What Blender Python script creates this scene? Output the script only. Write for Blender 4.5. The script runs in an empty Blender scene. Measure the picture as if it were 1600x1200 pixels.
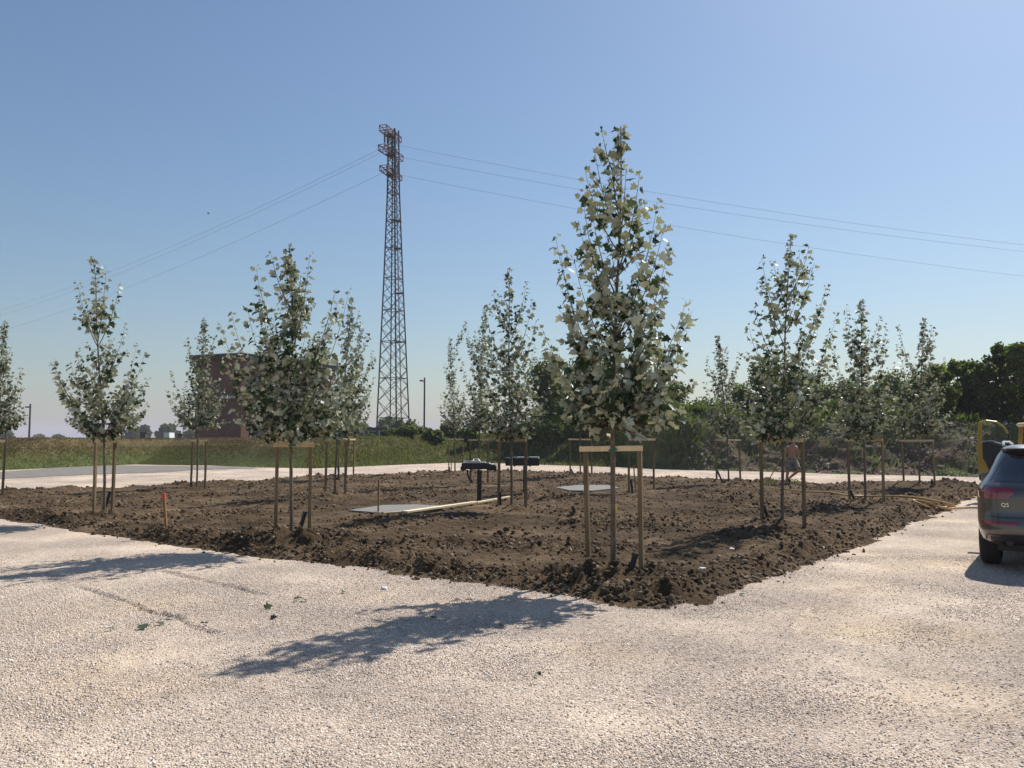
import bpy, bmesh, math, random
import numpy as np
from mathutils import Vector, Matrix

# ------------------------------------------------------------------ camera, world, sun, exposure
SC = bpy.context.scene
COL = SC.collection
F, YH, HC = 1295.0, 687.0, 1.7
PITCH = math.atan((YH - 600.0) / F)
cam_d = bpy.data.cameras.new("camera")
cam_d.sensor_width = 36.0
cam_d.lens = F / 1600.0 * 36.0
cam_d.clip_start = 0.1
cam_d.clip_end = 9000.0
cam = bpy.data.objects.new("camera", cam_d)
COL.objects.link(cam)
cam.location = (0, 0, HC)
cam.rotation_euler = (math.pi / 2 + PITCH, 0, 0)
SC.camera = cam

SUN_AZ = math.radians(40.0)      # clockwise from +Y
SUN_EL = math.radians(47.0)
SKY_STRENGTH, SUN_STRENGTH, EXPOSURE = 0.074, 5.0, 0.32
world = bpy.data.worlds.new("World")
SC.world = world
world.use_nodes = True
wn = world.node_tree
wn.nodes.clear()
w_out = wn.nodes.new("ShaderNodeOutputWorld")
w_bg = wn.nodes.new("ShaderNodeBackground")
w_sky = wn.nodes.new("ShaderNodeTexSky")
w_sky.sky_type = 'NISHITA'
w_sky.sun_disc = False
w_sky.sun_elevation = SUN_EL
w_sky.sun_rotation = SUN_AZ
w_sky.altitude = 20
w_sky.air_density = 1.3
w_sky.dust_density = 0.8
w_sky.ozone_density = 3.0
w_bg.inputs[1].default_value = SKY_STRENGTH
w_tint = wn.nodes.new("ShaderNodeMix"); w_tint.data_type = 'RGBA'; w_tint.blend_type = 'MULTIPLY'
w_tint.inputs[0].default_value = 1.0; w_tint.inputs[7].default_value = (.91, .985, 1.06, 1)
wn.links.new(w_sky.outputs[0], w_tint.inputs[6])
wn.links.new(w_tint.outputs[2], w_bg.inputs[0])
wn.links.new(w_bg.outputs[0], w_out.inputs[0])

sun_d = bpy.data.lights.new("sun", 'SUN')
sun_d.energy = SUN_STRENGTH
sun_d.angle = math.radians(0.53)
sun_d.color = (1.0, 0.94, 0.86)
sun = bpy.data.objects.new("sun", sun_d)
COL.objects.link(sun)
SUN_DIR = Vector((math.sin(SUN_AZ) * math.cos(SUN_EL), math.cos(SUN_AZ) * math.cos(SUN_EL), math.sin(SUN_EL)))
sun.rotation_euler = SUN_DIR.to_track_quat('Z', 'Y').to_euler()
sun.location = (20, 20, 30)

SC.view_settings.view_transform = 'Standard'
SC.view_settings.look = 'None'
SC.view_settings.exposure = EXPOSURE
SC.view_settings.gamma = 1.0
SC.view_settings.use_curve_mapping = False
SC.render.engine = 'CYCLES'
SC.cycles.max_bounces = 6
SC.cycles.diffuse_bounces = 3
SC.cycles.glossy_bounces = 2
SC.cycles.transmission_bounces = 4
SC.cycles.transparent_max_bounces = 6
SC.cycles.volume_bounces = 0
SC.cycles.use_denoising = True

random.seed(7)
RNG = np.random.default_rng(11)

# ------------------------------------------------------------------ measuring helpers
CP, SP = math.cos(PITCH), math.sin(PITCH)
def ray(px, py):
    u, v = (px - 800.0) / F, -(py - 600.0) / F
    return Vector((u, CP - v * SP, SP + v * CP))
def G(px, py, z=0.0):
    d = ray(px, py)
    t = (z - HC) / d.z
    return Vector((d.x * t, d.y * t, z))
def A(px, py, Y):
    d = ray(px, py)
    t = Y / d.y
    return Vector((d.x * t, Y, HC + d.z * t))

# ------------------------------------------------------------------ noise
def _h(ix, iy, s):
    n = (ix.astype(np.int64) * 374761393 + iy.astype(np.int64) * 668265263 + s * 1442695041) & 0x7fffffff
    n = ((n ^ (n >> 13)) * 1274126177) & 0x7fffffff
    n = (n ^ (n >> 16)) & 0xffffff
    return n / float(0xffffff)
def vn(x, y, s=0):
    x = np.asarray(x, float); y = np.asarray(y, float)
    ix, iy = np.floor(x), np.floor(y)
    fx, fy = x - ix, y - iy
    fx = fx * fx * (3 - 2 * fx); fy = fy * fy * (3 - 2 * fy)
    a = _h(ix, iy, s); b = _h(ix + 1, iy, s); c = _h(ix, iy + 1, s); d = _h(ix + 1, iy + 1, s)
    return (a * (1 - fx) + b * fx) * (1 - fy) + (c * (1 - fx) + d * fx) * fy
def fbm(x, y, s=0, o=4):
    r = 0; a = 0.5; t = 0
    for i in range(o):
        r = r + a * vn(x * 2 ** i, y * 2 ** i, s + i * 17); t += a; a *= 0.5
    return r / t
def domes(x, y, cell, s, keep=1.0):
    """lumpy clods: the highest of rounded domes on a jittered grid"""
    gx, gy = x / cell, y / cell
    ix, iy = np.floor(gx), np.floor(gy)
    best = np.zeros_like(gx)
    for dx in (-1, 0, 1):
        for dy in (-1, 0, 1):
            cx, cy = ix + dx, iy + dy
            jx = cx + 0.15 + 0.7 * _h(cx, cy, s); jy = cy + 0.15 + 0.7 * _h(cx, cy, s + 5)
            r = 0.25 + 0.5 * _h(cx, cy, s + 9)
            on = _h(cx, cy, s + 13) < keep
            d2 = (gx - jx) ** 2 + (gy - jy) ** 2
            v = np.where(on, np.sqrt(np.maximum(0, r * r - d2)), 0)
            best = np.maximum(best, v)
    return best * cell

# ------------------------------------------------------------------ mesh helpers
def raw_mesh(name, V, faces, smooth=False):
    """V (n,3) array; faces: list of (m,k) int arrays"""
    me = bpy.data.meshes.new(name)
    V = np.asarray(V, dtype=np.float32)
    me.vertices.add(len(V)); me.vertices.foreach_set("co", V.ravel())
    loops = np.concatenate([f.ravel() for f in faces]).astype(np.int32)
    sizes = np.concatenate([np.full(len(f), f.shape[1]) for f in faces]).astype(np.int32)
    starts = np.concatenate([[0], np.cumsum(sizes)[:-1]]).astype(np.int32)
    me.loops.add(len(loops)); me.loops.foreach_set("vertex_index", loops)
    me.polygons.add(len(sizes)); me.polygons.foreach_set("loop_start", starts); me.polygons.foreach_set("loop_total", sizes)
    if smooth:
        me.polygons.foreach_set("use_smooth", np.ones(len(sizes), dtype=bool))
    me.update(calc_edges=True)
    return me
def link(name, me, mat, parent=None):
    o = bpy.data.objects.new(name, me)
    COL.objects.link(o)
    if mat: me.materials.append(mat)
    if parent: o.parent = parent
    return o
def tag(o, label=None, cat=None, group=None, kind=None):
    if label: o["label"] = label
    if cat: o["category"] = cat
    if group: o["group"] = group
    if kind: o["kind"] = kind
    return o
def thing(name, loc, label, cat, group=None, rz=0.0):
    o = bpy.data.objects.new(name, None)
    COL.objects.link(o)
    o.location = loc; o.rotation_euler = (0, 0, rz)
    o.empty_display_size = 0.2
    return tag(o, label, cat, group)

class MB:
    def __init__(s): s.v = []; s.f = []; s.n = 0
    def add(s, V, Fs):
        s.v += [tuple(p) for p in V]
        s.f += [tuple(i + s.n for i in f) for f in Fs]
        s.n += len(V)
    def box(s, c, size, R=None, bev=0.0):
        x, y, z = size[0] / 2, size[1] / 2, size[2] / 2
        if bev <= 0:
            P = [(i * x, j * y, k * z) for k in (-1, 1) for i, j in ((-1, -1), (1, -1), (1, 1), (-1, 1))]
            Fs = [(3, 2, 1, 0), (4, 5, 6, 7), (0, 1, 5, 4), (1, 2, 6, 5), (2, 3, 7, 6), (3, 0, 4, 7)]
        else:
            b = min(bev, x * .9, y * .9, z * .9)
            ring = [(-x + b, -y), (x - b, -y), (x, -y + b), (x, y - b), (x - b, y), (-x + b, y), (-x, y - b), (-x, -y + b)]
            def sc(k): return [(px * (x - b) / x, py * (y - b) / y) for px, py in ring]
            P = [(p[0], p[1], -z) for p in sc(0)] + [(p[0], p[1], -z + b) for p in ring] + [(p[0], p[1], z - b) for p in ring] + [(p[0], p[1], z) for p in sc(0)]
            Fs = [tuple(reversed(range(8))), tuple(range(24, 32))]
            for L in range(3):
                for i in range(8):
                    j = (i + 1) % 8
                    Fs.append((L * 8 + i, L * 8 + j, L * 8 + 8 + j, L * 8 + 8 + i))
        c = Vector(c)
        s.add([c + (R @ Vector(p) if R else Vector(p)) for p in P], Fs)
        return s
    def bar(s, a, b, w, h=None, bev=0.0, up=Vector((0, 0, 1))):
        a, b = Vector(a), Vector(b); d = b - a; L = d.length
        h = w if h is None else h
        z = d.normalized()
        x = up.cross(z)
        if x.length < 1e-3: x = Vector((1, 0, 0))
        x.normalize(); y = z.cross(x)
        R = Matrix((x, y, z)).transposed()
        return s.box((a + b) / 2, (w, h, L), R, bev)
    def tube(s, pts, rad, n=8, cap=True):
        pts = [Vector(p) for p in pts]
        if not hasattr(rad, '__len__'): rad = [rad] * len(pts)
        V = []; Fs = []; ref = None
        for i, p in enumerate(pts):
            t = (pts[min(i + 1, len(pts) - 1)] - pts[max(i - 1, 0)]).normalized()
            if ref is None:
                ref = Vector((1, 0, 0)) if abs(t.x) < .9 else Vector((0, 1, 0))
            x = (ref - t * ref.dot(t)).normalized(); ref = x
            y = t.cross(x)
            for k in range(n):
                a = 2 * math.pi * k / n
                V.append(p + (x * math.cos(a) + y * math.sin(a)) * rad[i])
        for i in range(len(pts) - 1):
            for k in range(n):
                j = (k + 1) % n
                Fs.append((i * n + k, i * n + j, (i + 1) * n + j, (i + 1) * n + k))
        if cap:
            Fs.append(tuple(reversed(range(n)))); Fs.append(tuple(range((len(pts) - 1) * n, len(pts) * n)))
        s.add(V, Fs); return s
    def build(s, name, mat, parent=None, smooth=False, off=None):
        me = bpy.data.meshes.new(name)
        v = s.v
        if off is not None: v = [(p[0] - off[0], p[1] - off[1], p[2] - off[2]) for p in v]
        me.from_pydata(v, [], s.f); me.update()
        if smooth:
            me.polygons.foreach_set("use_smooth", [True] * len(me.polygons))
            try: me.set_sharp_from_angle(angle=math.radians(40))
            except Exception: pass
        return link(name, me, mat, parent)

# ------------------------------------------------------------------ materials
def nodes_of(name):
    m = bpy.data.materials.new(name); m.use_nodes = True
    nt = m.node_tree; nt.nodes.clear()
    out = nt.nodes.new("ShaderNodeOutputMaterial")
    b = nt.nodes.new("ShaderNodeBsdfPrincipled")
    nt.links.new(b.outputs[0], out.inputs[0])
    return m, nt, b, out
def N(nt, t, **kw):
    n = nt.nodes.new(t)
    for k, v in kw.items():
        if k.startswith('i_'): n.inputs[k[2:].replace('_', ' ')].default_value = v
        else: setattr(n, k, v)
    return n
def pos(nt, scale=None):
    g = nt.nodes.new("ShaderNodeNewGeometry")
    if scale is None: return g.outputs["Position"]
    m = N(nt, "ShaderNodeMapping"); m.inputs["Scale"].default_value = scale
    nt.links.new(g.outputs["Position"], m.inputs[0]); return m.outputs[0]
def objco(nt, scale=(1, 1, 1)):
    g = nt.nodes.new("ShaderNodeTexCoord")
    m = N(nt, "ShaderNodeMapping"); m.inputs["Scale"].default_value = scale
    nt.links.new(g.outputs["Object"], m.inputs[0]); return m.outputs[0]
def noise(nt, co, scale, detail=4, rough=.55):
    n = N(nt, "ShaderNodeTexNoise"); n.inputs["Scale"].default_value = scale
    n.inputs["Detail"].default_value = detail; n.inputs["Roughness"].default_value = rough
    nt.links.new(co, n.inputs["Vector"]); return n.outputs[0]
def ramp(nt, fac, stops):
    r = nt.nodes.new("ShaderNodeValToRGB")
    e = r.color_ramp.elements
    while len(e) < len(stops): e.new(0.5)
    for el, (p, c) in zip(e, stops):
        el.position = p; el.color = (c[0], c[1], c[2], 1)
    nt.links.new(fac, r.inputs[0]); return r.outputs[0]
def mix(nt, fac, a, b, mode='MIX'):
    m = N(nt, "ShaderNodeMix", data_type='RGBA', blend_type=mode)
    for s, v in ((m.inputs[0], fac), (m.inputs[6], a), (m.inputs[7], b)):
        if isinstance(v, (int, float)): s.default_value = v
        elif isinstance(v, tuple): s.default_value = (v[0], v[1], v[2], 1)
        else: nt.links.new(v, s)
    return m.outputs[2]
def math_n(nt, op, a, b=None):
    m = N(nt, "ShaderNodeMath", operation=op)
    for i, v in enumerate((a, b)):
        if v is None: continue
        if isinstance(v, (int, float)): m.inputs[i].default_value = v
        else: nt.links.new(v, m.inputs[i])
    return m.outputs[0]
def bump(nt, b, h, strength=.5, dist=.01):
    n = N(nt, "ShaderNodeBump"); n.inputs["Strength"].default_value = strength; n.inputs["Distance"].default_value = dist
    nt.links.new(h, n.inputs["Height"]); nt.links.new(n.outputs[0], b.inputs["Normal"])
def simple(name, c, rough=.6, metal=0.0, var=.15, scale=8.0, bmp=0.0, bdist=.005, spec=.5, stretch=(1, 1, 1), coat=0.0):
    m, nt, b, out = nodes_of(name)
    co = objco(nt, stretch)
    n = noise(nt, co, scale, 5, .6)
    c0 = tuple(x * (1 - var) for x in c); c1 = tuple(min(1, x * (1 + var)) for x in c)
    nt.links.new(ramp(nt, n, [(.3, c0), (.7, c1)]), b.inputs["Base Color"])
    b.inputs["Roughness"].default_value = rough; b.inputs["Metallic"].default_value = metal
    b.inputs["Specular IOR Level"].default_value = spec
    b.inputs["Coat Weight"].default_value = coat; b.inputs["Coat Roughness"].default_value = .06
    if bmp > 0: bump(nt, b, noise(nt, co, scale * 3, 5, .65), bmp, bdist)
    return m

def leaf_mat(name, top, under, spread=.35, trans=.35):
    """two-sided leaf: glossy green upper face, felted pale underside"""
    m, nt, b, out = nodes_of(name)
    g = nt.nodes.new("ShaderNodeNewGeometry")
    rnd = g.outputs["Random Per Island"]
    def vari(c): return ramp(nt, rnd, [(0, tuple(x * (1 - spread) for x in c)), (1, tuple(min(1, x * (1 + spread)) for x in c))])
    ct, cu = vari(top), vari(under)
    col = mix(nt, g.outputs["Backfacing"], ct, cu)
    nt.links.new(col, b.inputs["Base Color"])
    r = math_n(nt, 'MULTIPLY_ADD', g.outputs["Backfacing"], .45); r.node.inputs[2].default_value = .42
    nt.links.new(r, b.inputs["Roughness"])
    b.inputs["Specular IOR Level"].default_value = .22
    tr = nt.nodes.new("ShaderNodeBsdfTranslucent")
    tc = mix(nt, 1.0, mix(nt, .5, ct, cu), (1.0, 1.0, .62), 'MULTIPLY')
    nt.links.new(tc, tr.inputs[0])
    ms = nt.nodes.new("ShaderNodeMixShader"); ms.inputs[0].default_value = trans
    nt.links.new(b.outputs[0], ms.inputs[1]); nt.links.new(tr.outputs[0], ms.inputs[2])
    nt.links.new(ms.outputs[0], out.inputs[0])
    return m

def gravel_material():
    m, nt, b, out = nodes_of("limestone_gravel")
    p = pos(nt)
    v = N(nt, "ShaderNodeTexVoronoi"); v.inputs["Scale"].default_value = 58; nt.links.new(p, v.inputs["Vector"])
    v2 = N(nt, "ShaderNodeTexVoronoi"); v2.inputs["Scale"].default_value = 130; nt.links.new(p, v2.inputs["Vector"])
    sep = N(nt, "ShaderNodeSeparateColor"); nt.links.new(v.outputs["Color"], sep.inputs[0])
    stone = ramp(nt, sep.outputs[0], [(0, (.30, .25, .205)), (.22, (.50, .42, .345)), (.6, (.68, .575, .485)), (.85, (.76, .62, .54)), (1, (.90, .83, .76))])
    dust = mix(nt, noise(nt, p, .9, 5, .6), (.56, .46, .34), (.68, .57, .46))
    patch = ramp(nt, noise(nt, p, .55, 6, .62), [(.40, (0, 0, 0)), (.62, (1, 1, 1))])
    coarse = math_n(nt, 'MULTIPLY', patch, .42)
    c = mix(nt, coarse, stone, dust)
    big = ramp(nt, noise(nt, pos(nt, (1, 1, 1)), .28, 4, .6), [(.35, (.84, .82, .80)), (.65, (1.08, 1.05, 1.0))])
    c = mix(nt, 1.0, c, big, 'MULTIPLY')
    warm = ramp(nt, noise(nt, p, .42, 3, .5), [(.52, (1, 1, 1)), (.72, (1.02, .965, .84))])
    c = mix(nt, 1.0, c, warm, 'MULTIPLY')
    nt.links.new(c, b.inputs["Base Color"])
    b.inputs["Roughness"].default_value = .92; b.inputs["Specular IOR Level"].default_value = .2
    h = math_n(nt, 'ADD', math_n(nt, 'MULTIPLY', v.outputs["Distance"], -1.0), math_n(nt, 'MULTIPLY', v2.outputs["Distance"], -.45))
    h = math_n(nt, 'ADD', h, math_n(nt, 'MULTIPLY', noise(nt, p, 30, 4, .7), 1.1))
    damp = math_n(nt, 'MULTIPLY_ADD', patch, -.62); damp.node.inputs[2].default_value = 1.0
    h = math_n(nt, 'MULTIPLY', h, damp)
    bump(nt, b, h, 1.0, .026)
    return m

def soil_material():
    m, nt, b, out = nodes_of("dug_soil")
    p = pos(nt)
    n1 = noise(nt, p, 1.1, 5, .6); n2 = noise(nt, p, 16, 6, .7)
    c = ramp(nt, n1, [(.3, (.066, .045, .026)), (.5, (.112, .079, .048)), (.72, (.195, .142, .092))])
    c = mix(nt, 1.0, c, ramp(nt, noise(nt, p, .33, 4, .6), [(.38, (.68, .66, .65)), (.62, (1.28, 1.25, 1.2))]), 'MULTIPLY')
    c = mix(nt, 1.0, c, ramp(nt, n2, [(.28, (.55, .52, .5)), (.5, (1, 1, 1)), (.75, (1.35, 1.3, 1.22))]), 'MULTIPLY')
    nt.links.new(c, b.inputs["Base Color"])
    b.inputs["Roughness"].default_value = .97; b.inputs["Specular IOR Level"].default_value = .1
    h = math_n(nt, 'ADD', noise(nt, p, 28, 7, .72), math_n(nt, 'MULTIPLY', noise(nt, p, 9, 4, .6), .9))
    bump(nt, b, h, 1.0, .05)
    return m
def island_mat(name, stops, rough=.95, spec=.15, bscale=60, bd=.004):
    m, nt, b, out = nodes_of(name)
    g = nt.nodes.new("ShaderNodeNewGeometry")
    c = ramp(nt, g.outputs["Random Per Island"], stops)
    c = mix(nt, 1.0, c, ramp(nt, noise(nt, g.outputs["Position"], bscale, 3), [(.3, (.8, .8, .8)), (.7, (1.15, 1.15, 1.15))]), 'MULTIPLY')
    nt.links.new(c, b.inputs["Base Color"]); b.inputs["Roughness"].default_value = rough; b.inputs["Specular IOR Level"].default_value = spec
    bump(nt, b, noise(nt, g.outputs["Position"], bscale, 4), .8, bd)
    return m
def brick_material(name, scale=1.0):
    m, nt, b, out = nodes_of(name)
    co = objco(nt, (1, 1, 1))
    sx = N(nt, "ShaderNodeSeparateXYZ"); nt.links.new(co, sx.inputs[0])
    cx = N(nt, "ShaderNodeCombineXYZ")
    nt.links.new(math_n(nt, 'ADD', sx.outputs[0], sx.outputs[1]), cx.inputs[0]); nt.links.new(sx.outputs[2], cx.inputs[1])
    br = N(nt, "ShaderNodeTexBrick"); nt.links.new(cx.outputs[0], br.inputs["Vector"])
    br.inputs["Scale"].default_value = 1; br.inputs["Brick Width"].default_value = .26; br.inputs["Row Height"].default_value = .075
    br.inputs["Mortar Size"].default_value = .008
    br.inputs["Color1"].default_value = (.22, .072, .046, 1); br.inputs["Color2"].default_value = (.17, .055, .038, 1); br.inputs["Mortar"].default_value = (.19, .13, .105, 1)
    c = mix(nt, 1.0, br.outputs[0], ramp(nt, noise(nt, co, .5, 5), [(.3, (.75, .75, .75)), (.7, (1.15, 1.12, 1.1))]), 'MULTIPLY')
    nt.links.new(c, b.inputs["Base Color"]); b.inputs["Roughness"].default_value = .9
    return m
def wood_material(name, c, c2):
    m, nt, b, out = nodes_of(name)
    co = objco(nt, (1, 1, 1))
    n = noise(nt, objco(nt, (22, 22, 1.6)), 1.0, 5, .6)
    n2 = noise(nt, co, 2.2, 3, .5)
    oi = nt.nodes.new('ShaderNodeObjectInfo')
    c_o = ramp(nt, oi.outputs['Random'], [(0, (.72, .70, .68)), (1, (1.12, 1.10, 1.06))])
    col = mix(nt, 1.0, mix(nt, 1.0, ramp(nt, n, [(.3, c2), (.65, c)]), c_o, 'MULTIPLY'), ramp(nt, n2, [(.3, (.75, .73, .7)), (.7, (1.12, 1.1, 1.08))]), 'MULTIPLY')
    nt.links.new(col, b.inputs["Base Color"]); b.inputs["Roughness"].default_value = .8; b.inputs["Specular IOR Level"].default_value = .25
    bump(nt, b, n, .4, .003)
    return m
def bark_material():
    m, nt, b, out = nodes_of("young_bark")
    co = pos(nt, (30, 30, 14))
    n = noise(nt, co, 1.0, 5, .65)
    nt.links.new(ramp(nt, n, [(.3, (.085, .058, .038)), (.55, (.175, .130, .090)), (.75, (.30, .25, .195))]), b.inputs["Base Color"])
    b.inputs["Roughness"].default_value = .85; bump(nt, b, n, .5, .004)
    return m
def bank_material():
    """grass bank: green foot, straw-coloured upper face on the left, bare dirt patches towards the right"""
    m, nt, b, out = nodes_of("bank_turf")
    p = pos(nt)
    n = noise(nt, p, 1.6, 6, .65); nb = noise(nt, p, .35, 4, .6)
    green = ramp(nt, n, [(.3, (.055, .070, .024)), (.55, (.092, .112, .038)), (.75, (.14, .15, .058))])
    straw = ramp(nt, n, [(.3, (.060, .055, .024)), (.55, (.115, .090, .040)), (.75, (.185, .125, .062))])
    dirt = ramp(nt, n, [(.3, (.07, .048, .032)), (.55, (.13, .09, .062)), (.75, (.21, .155, .11))])
    sx = N(nt, "ShaderNodeSeparateXYZ"); nt.links.new(p, sx.inputs[0])
    zz = math_n(nt, 'ADD', sx.outputs[2], math_n(nt, 'MULTIPLY', nb, .9))
    fz = ramp(nt, math_n(nt, 'MULTIPLY', zz, .5), [(.42, (0, 0, 0)), (.72, (1, 1, 1))])
    fx = N(nt, "ShaderNodeMapRange"); nt.links.new(sx.outputs[0], fx.inputs[0])
    fx.inputs[1].default_value = -14; fx.inputs[2].default_value = -4; fx.inputs[3].default_value = 1; fx.inputs[4].default_value = .25
    c = mix(nt, math_n(nt, 'MULTIPLY', fz, fx.outputs[0]), green, straw)
    dx = N(nt, "ShaderNodeMapRange"); nt.links.new(sx.outputs[0], dx.inputs[0])
    dx.inputs[1].default_value = 7; dx.inputs[2].default_value = 15; dx.inputs[3].default_value = 0; dx.inputs[4].default_value = 1
    dn = ramp(nt, math_n(nt, 'ADD', noise(nt, p, .6, 5, .6), 0.0), [(.38, (0, 0, 0)), (.55, (1, 1, 1))])
    lowz = N(nt, 'ShaderNodeMapRange'); nt.links.new(sx.outputs[2], lowz.inputs[0])
    lowz.inputs[1].default_value = 1.1; lowz.inputs[2].default_value = 2.2; lowz.inputs[3].default_value = 1; lowz.inputs[4].default_value = .12
    c = mix(nt, math_n(nt, 'MULTIPLY', math_n(nt, 'MULTIPLY', dn, dx.outputs[0]), lowz.outputs[0]), c, dirt)
    nt.links.new(c, b.inputs["Base Color"]); b.inputs["Roughness"].default_value = .95; b.inputs["Specular IOR Level"].default_value = .1
    bump(nt, b, n, 1.0, .15)
    return m

M = {}
M['gravel'] = gravel_material()
M['soil'] = soil_material()
M['clod'] = island_mat("soil_clod", [(0, (.066, .046, .028)), (.5, (.118, .084, .053)), (.9, (.180, .132, .085)), (1, (.32, .26, .19))], bscale=35, bd=.01)
M['stone'] = island_mat("limestone_chip", [(0, (.36, .305, .25)), (.2, (.54, .455, .375)), (.55, (.69, .59, .50)), (.85, (.78, .65, .565)), (1, (.92, .86, .79))], bscale=120, bd=.002)
M['asphalt'] = simple("grey_fines", (.20, .185, .165), .95, var=.22, scale=1.5, bmp=.6, bdist=.03, spec=.15)
M['field'] = simple("far_field", (.10, .13, .045), .95, var=.3, scale=.02, spec=.1)
M['bank'] = bank_material()
M['bark'] = bark_material()
M['poplar'] = leaf_mat("white_poplar_leaf", (.018, .052, .018), (.54, .55, .42), .34, .17)
M['green'] = leaf_mat("tree_leaf", (.105, .155, .030), (.125, .165, .040), .5, .5)
M['dkgreen'] = leaf_mat("dark_tree_leaf", (.085, .128, .032), (.105, .145, .040), .55, .5)
M['bush'] = leaf_mat("shrub_leaf", (.090, .135, .030), (.110, .150, .042), .5, .46)
M['weed'] = leaf_mat("weed_blade", (.155, .165, .064), (.160, .170, .068), .6, .42)
M['straw'] = leaf_mat("straw_blade", (.165, .115, .052), (.165, .115, .058), .6, .3)
M['lawn'] = leaf_mat("short_grass_blade", (.130, .150, .048), (.135, .150, .056), .45, .45)
M['post'] = wood_material("weathered_stake", (.30, .225, .135), (.20, .145, .085))
M['bar'] = wood_material("pine_batten", (.88, .70, .47), (.76, .58, .36))
M['plank'] = wood_material("fresh_plank", (.80, .74, .56), (.68, .58, .36))
M['peg'] = wood_material("orange_peg", (.40, .23, .12), (.30, .165, .08))
M['black'] = simple("black_plastic", (.018, .018, .02), .5, var=.2, bmp=.1)
M['blacksteel'] = simple("black_painted_steel", (.016, .017, .02), .45, var=.25, scale=12, bmp=.15)
M['steel'] = simple("brushed_steel", (.55, .55, .54), .35, 1.0, var=.12, scale=25)
M['red'] = simple("red_paint_tip", (.60, .06, .04), .6)
M['strap'] = simple("green_tie", (.03, .16, .11), .6)
M['yellowtape'] = simple("yellow_tag", (.75, .62, .04), .5)
M['concrete'] = simple("cast_concrete", (.21, .205, .19), .9, var=.12, scale=3, bmp=.2, spec=.2)
M['galv'] = simple("tower_steel", (.060, .062, .072), .6, .3, var=.25, scale=1.0)
M['redsteel'] = simple("red_oxide_steel", (.17, .055, .050), .7, .1, var=.25, scale=1.0)
M['glassins'] = simple("insulator_glaze", (.07, .06, .06), .25)
M['wire'] = simple("aluminium_cable", (.30, .33, .38), .6, .2)
M['brick'] = brick_material("red_brick")
M['darkfascia'] = simple("dark_fascia", (.028, .025, .027), .6, var=.2, scale=2)
M['palecon'] = simple("pale_render", (.46, .44, .41), .85, var=.1, scale=2)
M['window'] = simple("dark_glazing", (.02, .024, .03), .08, var=.2, scale=1, spec=.8)
M['hose'] = simple("yellow_hose", (.46, .27, .065), .5, var=.12, scale=6)
M['white'] = simple("white_litter", (.72, .73, .74), .7, var=.08)
M['skin'] = simple("tanned_skin", (.50, .25, .165), .5, var=.12, scale=9)
M['hair'] = simple("dark_hair", (.03, .022, .018), .6, var=.3, scale=40)
M['shorts'] = simple("grey_shorts", (.24, .225, .20), .85, var=.6, scale=14)
M['shoe'] = simple("black_shoe", (.025, .025, .028), .6)
M['paint'] = simple("grey_metallic_paint", (.095, .087, .082), .30, .6, var=.05, scale=2, coat=1.0)
M['tyre'] = simple("tyre_rubber", (.022, .022, .024), .85, var=.2, scale=30, bmp=.2)
M['trim'] = simple("black_trim", (.016, .016, .018), .55, var=.15)
M['chrome'] = simple("chrome", (.75, .75, .76), .12, 1.0, var=.03)
M['taillight'] = simple("tail_lamp_lens", (.20, .006, .010), .14, var=.2, scale=30, spec=.7, coat=1.0)
M['carglass'] = simple("tinted_glass", (.012, .015, .018), .04, var=.1, spec=.9, coat=1.0)
M['plate'] = simple("number_plate_white", (.7, .7, .68), .5)
M['yellow'] = simple("yellow_van_paint", (.42, .27, .022), .38, var=.12, scale=3, coat=.5)
M['greytrim'] = simple("dark_door_lining", (.035, .036, .04), .8)
M['bird'] = simple("dark_plumage", (.03, .03, .035), .8)
M['rubble'] = island_mat("rubble", [(0, (.10, .075, .055)), (.5, (.20, .155, .12)), (.9, (.30, .26, .22)), (1, (.55, .50, .47))], bscale=12, bd=.03)

# ------------------------------------------------------------------ setting: ground, gravel yard, bank
EDGE_X = [-90, -60, -40, -29, -27.5, -26, -20, -15.8, -11.6, -8.5, -4.7, 0, 3.4, 7.7, 10.6, 13.6, 16, 18.5, 21.4, 30, 45, 90]
EDGE_Y = [30, 34, 39, 44, 50, 57.0, 55, 51, 49.5, 55, 61, 59.5, 55, 50, 46, 44, 41.5, 40, 38, 34, 29, 12]
def edge_y(x):
    return np.interp(x, EDGE_X, EDGE_Y) + (vn(np.asarray(x, float) * .6, np.zeros_like(np.asarray(x, float)), 3) - .5) * .7

def grid_mesh(name, X, Y, Z, mat, keep=None, smooth=True):
    ny, nx = X.shape
    V = np.stack([X, Y, Z], -1).reshape(-1, 3)
    i = np.arange(ny * nx).reshape(ny, nx)
    q = np.stack([i[:-1, :-1], i[:-1, 1:], i[1:, 1:], i[1:, :-1]], -1).reshape(-1, 4)
    if keep is not None:
        k = keep.reshape(-1)
        q = q[k[q].all(1)]
        used = np.zeros(len(V), bool); used[q.ravel()] = True
        remap = np.cumsum(used) - 1
        V = V[used]; q = remap[q]
    return raw_mesh(name, V, [q], smooth)

gm = MB(); gm.add([(-3500, -60, -.35), (3500, -60, -.35), (3500, 3600, -.35), (-3500, 3600, -.35)], [(0, 1, 2, 3)])
tag(gm.build("ground", M['field']), kind='structure')

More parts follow.
